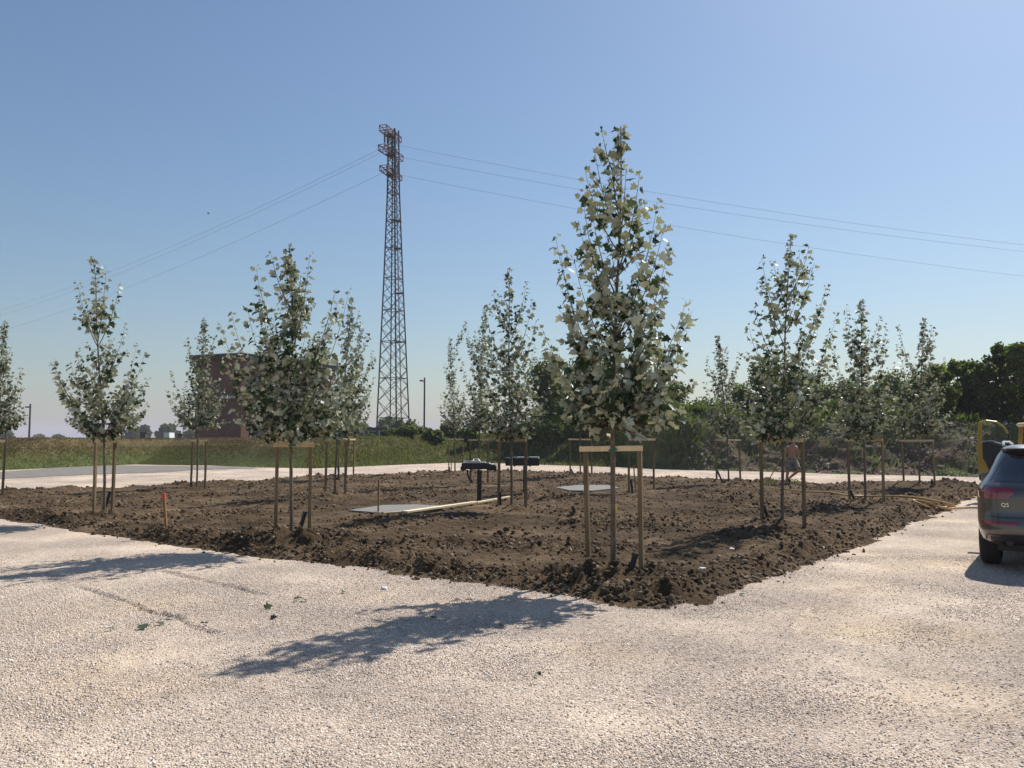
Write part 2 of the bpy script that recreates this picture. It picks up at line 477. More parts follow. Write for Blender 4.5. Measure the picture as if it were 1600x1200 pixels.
def lot_height(x, y):
    w = np.clip((22 - y) / 12, 0, 1)
    z = (fbm(x * .5, y * .5, 21, 3) - .5) * .045 * w + (fbm(x * 5, y * 5, 22, 4) - .5) * .028 * w * np.clip((fbm(x * .45, y * .45, 25, 3) - .3) * 3, .25, 1)
    # faint wheel ruts
    def rut(x0, y0, x1, y1, wd, dep):
        dx, dy = x1 - x0, y1 - y0; L = math.hypot(dx, dy)
        t = ((x - x0) * dx + (y - y0) * dy) / (L * L)
        d = ((x - x0) * dy - (y - y0) * dx) / L + .09 * np.sin(t * 5.3) + (fbm(x * 2.2, y * 2.2, 29, 3) - .5) * .16
        m = np.clip(t * 5, 0, 1) * np.clip((1 - t) * 5, 0, 1) * np.clip((fbm(x * 1.7, y * 1.7, 30, 3) - .28) * 4, 0, 1)
        return (np.exp(-(d / wd) ** 2) * dep - np.exp(-((d - wd * 2) / wd) ** 2) * dep * .8) * m
    a, b_ = G(60, 905), G(430, 1004)
    z = z + rut(a.x, a.y, b_.x, b_.y, .03, .028)
    a, b_ = G(225, 888), G(470, 935)
    z = z + rut(a.x, a.y, b_.x, b_.y, .035, .024)
    a, b_ = G(1240, 1000), G(1290, 925)
    z = z + rut(a.x, a.y, b_.x, b_.y, .045, .032)
    a, b_ = G(1290, 925), G(1420, 905)
    z = z + rut(a.x, a.y, b_.x, b_.y, .05, .032)
    return z
def lot_patch(name, xs, t0, t1, nt_, pw):
    X = np.repeat(xs[None, :], nt_, 0)
    t = (np.linspace(0, 1, nt_) ** pw)[:, None]
    ye = edge_y(xs)[None, :]
    Y = t0 + (ye - t0) * t
    return X, Y
xs = np.concatenate([np.linspace(-90, -9.8, 130), np.linspace(-9.5, 9.5, 600), np.linspace(9.8, 90, 130)])
fixed = np.concatenate([np.linspace(-8, 2.9, 12), np.linspace(3.0, 12.5, 380)])
tt = np.linspace(0, 1, 120)[1:] ** 1.3
ye = edge_y(xs)[None, :]
Y = np.concatenate([np.repeat(fixed[:, None], len(xs), 1), 12.5 + (ye - 12.5) * tt[:, None]], 0)
X = np.repeat(xs[None, :], len(Y), 0)
tag(link("gravel_yard", grid_mesh("gravel_yard", X, Y, lot_height(X, Y), M['gravel']), M['gravel']), kind='structure')

# bank behind the yard
def bank_z(x, s):
    """s metres behind the foot"""
    foot = np.interp(x, [-90, -12, -8, 4, 8, 14, 90], [8.0, 8.0, 11, 10, 7, 6, 6])
    crest = np.interp(x, [-90, -10, -7, -4, 0, 4, 9, 14, 20, 26, 90], [1.80, 1.80, 2.0, 2.15, 2.1, 2.3, 2.7, 3.0, 2.6, 2.2, 2.2])
    t = np.clip(s / foot, 0, 1); t = t * t * (3 - 2 * t)
    z = crest * t
    amp = np.interp(x, [-90, -12, -6, 6, 10, 90], [.05, .05, .12, .25, .55, .6])
    z = z + (fbm(x * .45, s * .45, 31, 4) - .5) * amp * 2 * np.clip(s / 3, 0, 1)
    z = z + (fbm(x * 2.2, s * 2.2, 35, 4) - .5) * amp * .55 * np.clip(s / 1, 0, 1)
    # near grassy hump in front of the right-hand bank
    z = z + 1.35 * np.exp(-(((x - 9.7) / 3.3) ** 2 + ((s - 3.6) / 2.6) ** 2)) * np.clip(s / 1, 0, 1)
    z = z - 0.9 * np.exp(-(((x - 15.0) / 1.6) ** 2 + ((s - 5.0) / 2.0) ** 2))
    back = np.interp(x, [-90, -12, -6, 90], [4, 4, 30, 30])
    dn = np.clip((s - foot - 3) / back, 0, 1)
    return z * (1 - dn * .9) - .02 - dn * .3
def bank_pt(x, s): return np.asarray(edge_y(x)) + s
xs = np.concatenate([np.linspace(-90, -32, 80), np.linspace(-31.8, 32, 420), np.linspace(32.4, 90, 60)])
ss = np.concatenate([np.linspace(-.3, 14, 110), np.linspace(14.4, 60, 50)])
X = np.repeat(xs[None, :], len(ss), 0); S = np.repeat(ss[:, None], len(xs), 1)
Z = bank_z(X, S); Z[0, :] = -.05
tag(link("grass_embankment", grid_mesh("grass_embankment", X, edge_y(X) + S, Z, M['bank']), M['bank']), kind='structure')

# grey fines strip on the left, a sheet just above the yard
def sheet(name, poly_px, z, mat, jit=0.0, kind='structure'):
    P = [G(px, py, z) for px, py in poly_px]
    pts = []
    for i in range(len(P)):
        a, b_ = P[i], P[(i + 1) % len(P)]
        n = max(2, int((b_ - a).length / .5))
        for k in range(n):
            p = a.lerp(b_, k / n)
            if jit: p = p + Vector((random.uniform(-jit, jit), random.uniform(-jit, jit) * 1.6, 0))
            pts.append(p)
    bm = bmesh.new(); bm.faces.new([bm.verts.new(p) for p in pts]); bmesh.ops.triangulate(bm, faces=bm.faces[:])
    me = bpy.data.meshes.new(name); bm.to_mesh(me); bm.free()
    o = link(name, me, mat)
    if kind: tag(o, kind=kind)
    return o
NE = [(-160, 758), (0, 748.5), (100, 743.5), (180, 740.5), (262, 737.8), (300, 734.5), (345, 733.4), (398, 732.0)]
FE = [(-160, 744), (0, 737.5), (60, 733.5), (110, 729), (170, 727.5), (240, 728), (330, 728.5), (400, 731.0)]
gv = []; NR = 60
for j_ in range(9):
    for i_ in range(NR + 1):
        u_ = i_ / NR * (len(NE) - 1); k_ = min(int(u_), len(NE) - 2); f_ = u_ - k_
        a_ = G(*NE[k_], 0).lerp(G(*NE[k_ + 1], 0), f_); b2_ = G(*FE[k_], 0).lerp(G(*FE[k_ + 1], 0), f_)
        p_ = a_.lerp(b2_, j_ / 8)
        if j_ == 0: p_ += Vector((0, (vn(np.array(i_ * .9), np.array(0.), 5) - .5) * .9, 0))
        p_.z = .016; gv.append(p_)
m = MB(); m.add(gv, [(j_ * (NR + 1) + i_, j_ * (NR + 1) + i_ + 1, (j_ + 1) * (NR + 1) + i_ + 1, (j_ + 1) * (NR + 1) + i_) for j_ in range(8) for i_ in range(NR)])
tag(m.build("grey_track", M['asphalt'], smooth=True), kind='structure')

# ------------------------------------------------------------------ planting bed of dug soil
BED_PX = [(-60, 802), (40, 816), (100, 826), (200, 841), (300, 856), (380, 866), (450, 876), (550, 886), (650, 898), (760, 914), (850, 927), (930, 938), (1030, 949), (1100, 939), (1160, 919), (1250, 888), (1350, 850), (1420, 820), (1475, 800), (1512, 780)]
BED = [G(px, py)[:2] for px, py in BED_PX]
BED += [(15.9, 27.6), (15.2, 29.8), (10.6, 31.2), (7.6, 34.0), (4.6, 38.5), (2.4, 41.5), (-3.2, 42.3), (-6.3, 39.2), (-10.2, 33.0), (-13.2, 28.0), (-17.5, 25.0), (-20, 22)]
BEDA = np.array(BED)
def bed_sd(x, y):
    """signed distance, positive inside"""
    x = np.asarray(x, float); y = np.asarray(y, float)
    d = np.full(x.shape, 1e9); inside = np.zeros(x.shape, bool)
    n = len(BEDA)
    for i in range(n):
        ax, ay = BEDA[i]; bx, by = BEDA[(i + 1) % n]
        ex, ey = bx - ax, by - ay
        t = np.clip(((x - ax) * ex + (y - ay) * ey) / (ex * ex + ey * ey), 0, 1)
        d = np.minimum(d, np.hypot(x - ax - t * ex, y - ay - t * ey))
        c = ((ay > y) != (by > y)) & (x < (bx - ax) * (y - ay) / ((by - ay) if by != ay else 1e-9) + ax)
        inside ^= c
    return np.where(inside, d, -d)
TREE_FEET = []   # filled below, mounds of soil round each foot
SLABS = []
def bed_base(x, y):
    x = np.asarray(x, float); y = np.asarray(y, float)
    sd = bed_sd(x, y)
    j = (fbm(x * 1.7, y * 1.7, 40, 4) - .5) * .40 + (fbm(x * 7, y * 7, 47, 2) - .5) * .14
    e = np.clip((sd + j) / .42, -1, 1)
    rise = np.where(e > 0, e * e * (3 - 2 * e), e)
    z = rise * .075 + (fbm(x * .7, y * .7, 41, 3) - .5) * .17 * np.clip(e, 0, 1)
    z = z + .035 * np.exp(-((sd - .55) / .45) ** 2) * np.clip(e, 0, 1)
    z = z + .22 * np.exp(-(((x - 12.4) / 1.5) ** 2 + ((y - 28.2) / 1.0) ** 2)) + .16 * np.exp(-(((x - 14.6) / 1.2) ** 2 + ((y - 28.4) / .8) ** 2))
    return z, e
def bed_z(x, y):
    z, e = bed_base(np.array([x]), np.array([y])); return float(z[0])

SAPS = [  # trunk foot px, py | tip px, py | crown bottom py | half width px | left post, right post, bar top py | drain foot, drain top
 dict(k='edge', f=(-8, 776), t=(8, 500), cb=682, hw=40, L=(-20, 774), R=(3, 777), bar=686, d=None,
      tips=[(34, 575), (33, 603), (40, 645), (16, 545), (30, 630), (42, 655)]),
 dict(k='t2', f=(162, 809), t=(145, 404), cb=690, hw=70, L=(147, 806), R=(175, 807), bar=686, d=((160, 806), (172, 768)),
      tips=[(166, 420), (122, 445), (186, 448), (83, 565), (90, 590), (231, 590), (226, 552), (120, 548), (105, 650), (215, 655), (195, 510), (213, 540), (84, 570), (222, 610), (135, 470), (150, 440)]),
 dict(k='t3', f=(307, 763), t=(318, 496), cb=672, hw=50, L=(298, 761), R=(320, 762), bar=686, d=((299, 763), (299, 754)),
      tips=[(292, 530), (268, 580), (262, 612), (355, 620), (366, 655), (270, 640), (336, 525), (345, 580)]),
 dict(k='t4', f=(455, 845), t=(452, 385), cb=688, hw=92, L=(430, 843), R=(483, 841), bar=692, d=((464, 842), (477, 800)),
      tips=[(424, 397), (484, 398), (400, 418), (404, 445), (362, 492), (366, 540), (345, 510), (388, 488), (524, 452), (545, 456), (515, 490), (350, 560), (365, 640), (368, 600), (545, 620), (550, 660), (552, 580), (470, 430), (402, 475), (535, 650), (528, 470)]),
 dict(k='t5', f=(523, 776), t=(551, 478), cb=690, hw=48, L=(508, 773), R=(539, 775), bar=685, d=None,
      tips=[(560, 490), (576, 520), (583, 560), (500, 560), (505, 620), (575, 600), (570, 650)]),
 dict(k='t5b', f=(541, 750), t=(566, 512), cb=688, hw=36, L=(529, 750), R=(552, 747), bar=684, d=((530, 751), (528, 729)),
      tips=[(583, 550), (584, 590), (578, 640), (520, 600)]),
 dict(k='t6', f=(711, 739), t=(703, 527), cb=676, hw=27, L=(701, 738), R=(723, 738), bar=684, d=((703, 739), (702, 730)),
      tips=[(727, 503), (695, 570), (687, 635), (690, 655), (735, 640), (714, 540)]),
 dict(k='t7', f=(747, 758), t=(757, 482), cb=680, hw=36, L=(735, 756), R=(762, 758), bar=685, d=None,
      tips=[(728, 505), (720, 560), (716, 620), (785, 600), (780, 650), (742, 520), (778, 545)]),
 dict(k='t8', f=(799, 796), t=(793, 420), cb=688, hw=56, L=(779, 793), R=(821, 796), bar=685, d=((782, 794), (781, 769)),
      tips=[(822, 443), (778, 465), (758, 483), (832, 470), (835, 540), (752, 515), (748, 560), (850, 560), (860, 600), (745, 610), (770, 455), (838, 500), (855, 640)]),
 dict(k='t9', f=(958, 897), t=(970, 197), cb=672, hw=108, L=(921, 893), R=(1003, 899), bar=697, d=((984, 899), (993, 865)),
      tips=[(940, 203), (978, 268), (1000, 266), (1027, 315), (1000, 320), (1044, 388), (1016, 372), (868, 370), (875, 392), (897, 405), (915, 270), (910, 305), (848, 515), (862, 560), (858, 545), (1077, 490), (1072, 470), (1068, 520), (1080, 600), (1066, 560), (1075, 655), (1055, 668), (866, 610), (870, 650), (895, 665), (912, 705), (935, 690), (1015, 690), (1040, 690), (1060, 640), (885, 590), (925, 330), (905, 350), (1040, 440), (955, 255), (930, 240), (1038, 350), (895, 490)]),
 dict(k='t10', f=(907, 745), t=(905, 528), cb=680, hw=32, L=(891, 743), R=(925, 745), bar=684, d=((898, 744), (892, 733)),
      tips=[(880, 560), (930, 570), (875, 610)]),
 dict(k='t11', f=(1002, 768), t=(1000, 480), cb=684, hw=48, L=(983, 769), R=(1022, 765), bar=684, d=((988, 770), (986, 750)),
      tips=[(1040, 560), (960, 560), (1045, 620)]),
 dict(k='t12', f=(1139, 755), t=(1121, 523), cb=686, hw=38, L=(1120, 755), R=(1157, 753), bar=685, d=((1130, 756), (1121, 736)),
      tips=[(1137, 540), (1155, 552), (1104, 560), (1102, 600), (1170, 600), (1105, 640), (1180, 640), (1150, 570)]),
 dict(k='t13', f=(1222, 821), t=(1236, 366), cb=690, hw=72, L=(1191, 817), R=(1257, 825), bar=685, d=((1203, 817), (1193, 790)),
      tips=[(1190, 403), (1208, 407), (1264, 385), (1291, 448), (1178, 477), (1170, 510), (1180, 528), (1307, 492), (1295, 520), (1280, 480), (1190, 560), (1165, 600), (1160, 640), (1300, 560), (1296, 620), (1285, 660), (1272, 410), (1196, 440), (1175, 640), (1215, 430), (1250, 395)]),
 dict(k='t14', f=(1352, 787), t=(1344, 468), cb=688, hw=60, L=(1328, 781), R=(1381, 786), bar=685, d=((1337, 784), (1328, 766)),
      tips=[(1322, 480), (1374, 497), (1320, 510), (1385, 530), (1300, 530), (1296, 580), (1398, 570), (1300, 640), (1405, 620), (1395, 660), (1385, 510)]),
 dict(k='t15', f=(1437, 763), t=(1443, 497), cb=686, hw=50, L=(1413, 762), R=(1461, 764), bar=686, d=((1457, 764), (1456, 749)),
      tips=[(1404, 508), (1460, 520), (1403, 540), (1475, 560), (1390, 600), (1490, 640), (1495, 655), (1385, 650), (1456, 510), (1477, 600)]),
]
LABELS = {
 'edge': ("slender young white poplar cut off by the left edge of the view", "stake frame round the young poplar at the far left edge of the view"),
 't2': ("open narrow young poplar standing alone left of the brick building, red-tipped peg at its right", "narrow two-post stake frame with thin top bar left of the red-tipped peg"),
 't3': ("dark dense young poplar standing directly in front of the shaded side of the brick building", "thin stake frame seen below the dark side wall of the brick building"),
 't4': ("broad young poplar with silvery leaves hiding most of the brick building, second nearest of all", "big stake frame with pale top bar below the broad silvery poplar"),
 't5': ("nearer young poplar of the pair just left of the pylon", "stake frame nearest the camera of the two overlapping frames left of the pylon"),
 't5b': ("farther young poplar of the pair left of the pylon, trunk behind a stake", "farther of the two overlapping stake frames left of the pylon, without any peg beside it"),
 't6': ("small distant young poplar, first one right of the lamp pole and pylon", "small distant stake frame left of the black pedestal units with an orange peg inside it"),
 't7': ("distant young poplar whose trunk rises behind the left black pedestal unit", "distant stake frame partly hidden behind the left black pedestal unit"),
 't8': ("young poplar with pointed forked top between the two black pedestal units", "stake frame standing between the two black pedestal units"),
 't9': ("tallest and nearest young white poplar at the near corner of the soil bed", "nearest and largest stake frame, with pale top bar and green tie"),
 't10': ("distant young poplar mostly hidden behind the left half of the tallest poplar", "distant stake frame seen just left of the nearest frame's left post"),
 't11': ("young poplar partly hidden behind the right half of the tallest poplar", "stake frame seen just right of the nearest frame with a red peg beside it"),
 't12': ("thin distant young poplar in front of the grassy hump between the two tallest poplars", "distant stake frame in front of the grassy hump"),
 't13': ("second tallest looking young poplar right of centre, in front of the shirtless person", "stake frame with wide top bar through which the shirtless person is seen"),
 't14': ("young poplar immediately right of the shirtless person, left one of the right-hand pair", "stake frame left one of the two frames near the yellow hose coil"),
 't15': ("young poplar farthest right, above the heaped soil by the grey car", "stake frame farthest right, standing in the heaped soil near the car"),
}
for s in SAPS:
    s['P'] = G(s['f'][0], s['f'][1], .09); TREE_FEET.append(s['P'])
# bed mesh
ys = [7.6]
while ys[-1] < 43: ys.append(ys[-1] + max(.032, .0028 * ys[-1]))
ys = np.array(ys); xs = np.arange(-20, 17.6, .040)
X, Y = np.meshgrid(xs, ys)
Zb, E = bed_base(X, Y)
ec = np.clip(E + .15, 0, 1)
wx = X + (fbm(X * 3, Y * 3, 52, 2) - .5) * .25; wy = Y + (fbm(X * 3, Y * 3, 53, 2) - .5) * .25
rough = np.clip(.10 + 1.7 * (fbm(X * .7, Y * .7, 60, 3) - .46) + np.exp(-((bed_sd(X, Y) - .3) / .45) ** 2) * .42, .10, .85)
for p in TREE_FEET:
    d2 = (X - p.x) ** 2 + (Y - p.y) ** 2
    rough = rough + .35 * np.exp(-d2 / .4); Zb = Zb + .035 * np.exp(-d2 / .35)
Z = Zb + ec * rough * (domes(wx, wy, .34, 60, .35) * .40 + domes(wx, wy, .19, 61, .7) * .75 + domes(wx, wy, .11, 62, .85) * .85 + (fbm(X * 9, Y * 9, 63, 3) - .5) * .10) + ec * (fbm(X * 14, Y * 14, 66, 3) - .5) * .045
SLAB_PX = [[(545, 797), (598, 789), (650, 788), (706, 791), (660, 799), (612, 802)], [(868, 761), (905, 757.5), (955, 758), (968, 762), (925, 766.5), (890, 766)]]
for poly in SLAB_PX:
    cs = [G(px, py, .1) for px, py in poly]
    cx = sum(c.x for c in cs) / len(cs); cy = sum(c.y for c in cs) / len(cs)
    rx = max(abs(c.x - cx) for c in cs); ry = max(abs(c.y - cy) for c in cs)
    k = np.exp(-(((X - cx) / (rx * 1.0)) ** 4 + ((Y - cy) / (ry * 1.0)) ** 4))
    Z = Z * (1 - k) + .03 * k
bed_me = grid_mesh("soil_bed", X, Y, Z, M['soil'], keep=(E > -.5))
tag(link("soil_bed", bed_me, M['soil']), kind='structure')
def soil_top(x, y):
    i = int(np.clip(np.searchsorted(ys, y), 1, len(ys) - 1)); j = int(np.clip(np.searchsorted(xs, x), 1, len(xs) - 1))
    return float(Z[i, j])

# loose lumps: octahedron-like chips in one mesh
def chips(name, P, size, mat, squash=.65, detail=0, seed=1, sub=False):
    rg = np.random.default_rng(seed)
    if sub:
        bm = bmesh.new(); bmesh.ops.create_icosphere(bm, subdivisions=2 if detail else 1, radius=1)
        T = np.array([v.co[:] for v in bm.verts]); Fc = np.array([[v.index for v in f.verts] for f in bm.faces]); bm.free()
    else:
        T = np.array([(1, 0, 0), (0, 1, 0), (-1, 0, 0), (0, -1, 0), (0, 0, 1), (0, 0, -1)], float)
        Fc = np.array([(0, 1, 4), (1, 2, 4), (2, 3, 4), (3, 0, 4), (1, 0, 5), (2, 1, 5), (3, 2, 5), (0, 3, 5)])
    n = len(P)
    V = T[None] * (1 + rg.uniform(-.35, .35, (n, len(T), 1)))
    V = V * np.stack([rg.uniform(.7, 1.2, n), rg.uniform(.5, 1.0, n), rg.uniform(.5, 1.0, n) * squash], -1)[:, None, :]
    q = rg.normal(size=(n, 4)); q /= np.linalg.norm(q, axis=1, keepdims=True)
    tilt = .45; q[:, 1:3] *= tilt; q /= np.linalg.norm(q, axis=1, keepdims=True)
    w, x, y, z = q.T
    R = np.stack([1 - 2 * (y * y + z * z), 2 * (x * y - z * w), 2 * (x * z + y * w), 2 * (x * y + z * w), 1 - 2 * (x * x + z * z), 2 * (y * z - x * w), 2 * (x * z - y * w), 2 * (y * z + x * w), 1 - 2 * (x * x + y * y)], -1).reshape(n, 3, 3)
    V = np.einsum('nij,nkj->nki', R, V) * size[:, None, None] + P[:, None, :]
    faces = (Fc[None] + (np.arange(n) * len(T))[:, None, None]).reshape(-1, 3)
    return link(name, raw_mesh(name, V.reshape(-1, 3), [faces]), mat)

# gravel chips over the near yard
n = 300000
gy = 3.3 + 9.0 * RNG.random(n) ** 1.7
gx = (RNG.random(n) * 2 - 1) * (gy * .66 + .4)
keep = (bed_sd(gx, gy) < .05) & (RNG.random(n) < np.clip(1.35 - 1.6 * np.clip((fbm(gx * .55, gy * .55, 70, 4) - .44) * 5, 0, 1), .16, 1))
gx, gy = gx[keep], gy[keep]
sz = .0048 + .0078 * RNG.random(len(gx)) ** 2.2
P = np.stack([gx, gy, lot_height(gx, gy) + sz * .18], -1)
tag(chips("gravel_stones", P, sz, M['stone'], .7, seed=3), "pale limestone chips lying loose over the gravel yard", "gravel", kind='stuff')

# soil clods
n = 90000
cy = 7.8 + 34 * RNG.random(n) ** 1.7; cx = (RNG.random(n) * 2 - 1) * np.minimum(cy * .68, 19)
sd = bed_sd(cx, cy)
wgt = np.exp(-((sd - .25) / .35) ** 2) * .7 + .75 * np.clip((fbm(cx * .7, cy * .7, 60, 3) - .42) * 4, .12, 1)
ok = (sd > -.28) & (RNG.random(n) < wgt * np.where(sd < 0, .10, 1))
cx, cy, sd = cx[ok], cy[ok], sd[ok]
sz = .010 + .028 * RNG.random(len(cx)) ** 2.6 + .0007 * cy
big = RNG.random(len(cx)) < .008; sz[big] *= 2.0
cz = np.array([soil_top(a, b_) if s_ > -.12 else 0.0 for a, b_, s_ in zip(cx, cy, sd)])
P = np.stack([cx, cy, np.maximum(cz, 0) + sz * .15], -1)
inslab = np.zeros(len(cx), bool)
for poly in SLAB_PX:
    cs = [G(px, py, .1) for px, py in poly]
    mx = sum(c.x for c in cs) / len(cs); my = sum(c.y for c in cs) / len(cs)
    rx = max(abs(c.x - mx) for c in cs); ry = max(abs(c.y - my) for c in cs)
    inslab |= ((cx - mx) / rx) ** 2 + ((cy - my) / ry) ** 2 < .8
tag(chips("soil_clods", P[~inslab], sz[~inslab], M['clod'], .8, seed=5, sub=True), "brown earth clods scattered over the dug bed", "soil clods", kind='stuff')

# ------------------------------------------------------------------ leaves
def _leaf_template(simple_):
    if simple_:
        V = [(0, 0, 0), (.42, .15, .10), (.46, .55, .12), (0, 1.0, 0), (-.46, .55, .12), (-.42, .15, .10)]
        return np.array(V), np.array([(0, 1, 2, 3), (0, 3, 4, 5)])
    half = [(.18, -.05), (.46, .06), (.33, .26), (.62, .52), (.29, .55), (.24, .76)]
    out = [(0, 0)] + half + [(0, 1.08)] + [(-x, y) for x, y in reversed(half)]
    V = [(0, .4, 0)] + [(x, y, abs(x) * .32 - (y - .4) ** 2 * .25) for x, y in out]
    n = len(out)
    return np.array(V), np.array([(0, 1 + i, 1 + (i + 1) % n) for i in range(n)])
TPL = {False: _leaf_template(False), True: _leaf_template(True)}
def leaves(name, P, axis, nor, size, mat, simple_, parent, seed=0):
    rg = np.random.default_rng(seed)
    T, Fc = TPL[simple_]
    P = np.asarray(P); axis = np.asarray(axis); nor = np.asarray(nor); size = np.asarray(size)
    axis = axis / np.linalg.norm(axis, axis=1, keepdims=True)
    x = np.cross(axis, nor); x /= np.linalg.norm(x, axis=1, keepdims=True) + 1e-9
    z = np.cross(x, axis)
    n = len(P)
    curl = rg.uniform(-.6, 1.6, (n, 1))
    V = (T[None, :, 0, None] * x[:, None] * rg.uniform(.8, 1.1, (n, 1, 1)) + T[None, :, 1, None] * axis[:, None] + (T[None, :, 2] * curl)[..., None] * z[:, None]) * size[:, None, None] + P[:, None]
    faces = (Fc[None] + (np.arange(n) * len(T))[:, None, None]).reshape(-1, Fc.shape[1])
    return link(name, raw_mesh(name, V.reshape(-1, 3), [faces]), mat, parent)

def bez(a, c, b, t): return a * (1 - t) ** 2 + c * (2 * t * (1 - t)) + b * t ** 2
PROF_T = [0, .06, .18, .32, .5, .68, .84, 1]
PROF_R = [.70, .95, 1.0, .95, .72, .46, .26, .06]
WIND = Vector((-.07, .20, .12))

def sapling(s, seed):
    rg = random.Random(seed)
    P = s['P']; D = P.y; m = D / F * 1.0
    root = thing("poplar_sapling", P, LABELS[s['k']][0], "young tree", "young white poplars planted in the soil bed")
    top = A(s['t'][0], s['t'][1], D + rg.uniform(-.1, .1)) - P
    zc0 = (A(s['f'][0], s['cb'] - (3 if s['k'] in ('t4', 't3', 't8', 't13', 't14') else 9), D) - P).z
    H = top.z; hw = s['hw'] * m
    rb = .036 if s['k'] != 't9' else .040
    # trunk and limbs
    tb = MB(); nseg = 14; tp = []
    for i in range(nseg + 1):
        t = i / nseg
        w = .025 * math.sin(t * 7 + seed) * (1 if 0 < t < 1 else 0) * (0.3 + t)
        tp.append(Vector((top.x * t ** 1.6 + w, top.y * t + w * .7, -.10 + (H + .10) * t)))
    tb.tube(tp, [rb * (1 - .86 * (i / nseg) ** .9) for i in range(nseg + 1)], 8)
    def trunk_at(z):
        t = max(0, min(1, (z + .1) / (H + .1))); f = t * nseg; i = min(int(f), nseg - 1)
        return tp[i].lerp(tp[i + 1], f - i)
    LP, LA, LN, LS = [], [], [], []
    base_leaf = .118 if s['k'] == 't9' else .112
    def add_leaf(p, out, sz):
        pet = Vector((out.x + rg.gauss(0, .5), out.y + rg.gauss(0, .5), out.z * .4 + rg.gauss(.05, .45)))
        pet.normalize()
        q = p + pet * rg.uniform(.025, .055)
        ax = (pet + Vector((rg.gauss(0, .35), rg.gauss(0, .35), rg.gauss(-.35, .4)))).normalized()
        nn = Vector((rg.gauss(0, .62), rg.gauss(0, .62), rg.gauss(.30, .55))) + WIND
        nn = nn - ax * nn.dot(ax)
        if nn.length < .05: return
        if q.z < zc0 - .06 and rg.random() < .85: return
        LP.append(q[:]); LA.append(ax[:]); LN.append(nn.normalized()[:]); LS.append(sz)
    def limb(a, b_, out, r0, leafy=.20, gap=.047, twigs=True):
        L = (b_ - a).length
        c = Vector((a.x + (b_.x - a.x) * .72, a.y + (b_.y - a.y) * .72, a.z + (b_.z - a.z) * .42))
        n = max(4, int(L / .16))
        pts = [bez(a, c, b_, i / n) for i in range(n + 1)]
        tb.tube(pts, [max(.0022, r0 * (1 - .85 * i / n)) for i in range(n + 1)], 5, cap=False)
        k = int(L * (1 - leafy) / gap)
        for i in range(k):
            t = leafy + (1 - leafy) * (i + rg.random()) / max(1, k)
            p = bez(a, c, b_, min(1, t))
            ang = i * 2.4 + seed
            o2 = Vector((math.cos(ang), math.sin(ang), .2)) + out * .4
            add_leaf(p, o2, base_leaf * rg.uniform(.55, 1.35) * (1.10 - .38 * t))
        for i in range(2): add_leaf(b_, Vector((rg.gauss(0, .3), rg.gauss(0, .3), 1)), base_leaf * rg.uniform(.35, .6))
        if twigs and L > .45:
            for i in range(max(1, int(L / .36))):
                t = rg.uniform(.2, .62); p = bez(a, c, b_, t)
                d = Vector((rg.gauss(0, 1), rg.gauss(0, 1), rg.uniform(.2, 1.3))) + out * .5; d.normalize()
                limb(p, p + d * rg.uniform(.12, .30) * min(1.2, .5 + L * .5), out, r0 * .4, .1, gap * 1.0, False)
    # explicit tips seen against the sky
    for (tx, ty) in s['tips']:
        hpx = abs(tx - s['f'][0])
        dep = rg.uniform(-1, 1) * max(.12, hw * .55)
        b_ = A(tx, ty, D + dep) - P
        hd = math.hypot(b_.x - trunk_at(b_.z).x, b_.y - trunk_at(b_.z).y)
        za = max(zc0 - .04 if b_.z < zc0 + .5 else zc0, b_.z - hd * rg.uniform(1.5, 2.3) - .30)
        if za > b_.z: za = b_.z + .15
        a = trunk_at(min(za, H * .93)); out = Vector((b_.x - a.x, b_.y - a.y, 0)); out = out.normalized() if out.length > 0 else Vector((1, 0, 0))
        limb(a, b_, out, .011)
    # filling branches
    n = int({'t9': 78, 't4': 96, 't13': 70}.get(s['k'], 72) * (1 if hw > .5 else .9))
    for i in range(n):
        t = ((i + rg.random()) / n) ** 1.45
        if t > .5 and s['k'] in ('t9', 't8', 't13', 't2') and rg.random() < .6: continue
        z = zc0 + (H - zc0) * t * .97 + .05
        R = hw * (.75 + .5 * rg.random()) * float(np.interp(t, PROF_T, PROF_R)) * rg.uniform(.35, .90 if t < .4 else .68)
        az = i * 2.399 + rg.uniform(-.4, .4)
        c0 = trunk_at(z)
        b_ = Vector((c0.x + R * math.cos(az), c0.y + R * math.sin(az), z))
        za = max(zc0 - .03, z - R * rg.uniform(1.0, 1.7) - .08)
        if za > z - .02: za = z - .02 if z > zc0 else z + .1
        a = trunk_at(za)
        out = Vector((math.cos(az), math.sin(az), 0))
        limb(a, b_, out, .008, .15)
    for i in range(16):
        z = H - .02 - .55 * rg.random() ** 1.2; a = rg.uniform(0, 6.28); add_leaf(trunk_at(z), Vector((math.cos(a), math.sin(a), .6)), base_leaf * rg.uniform(.4, .8))
    # leader
    for i in range(int((H - zc0) / .05)):
        z = zc0 + (H - zc0) * rg.random() ** .8
        a = rg.uniform(0, 6.28); add_leaf(trunk_at(z), Vector((math.cos(a), math.sin(a), .3)), base_leaf * rg.uniform(.6, 1.0))
    tb.build("trunk", M['bark'], root, smooth=True)
    far = D > 31
    leaves("crown", LP, LA, LN, LS, M['poplar'], far, root, seed)
    return len(LP)
tot = 0
for i, s in enumerate(SAPS): tot += sapling(s, 100 + i)
print("sapling leaves", tot)

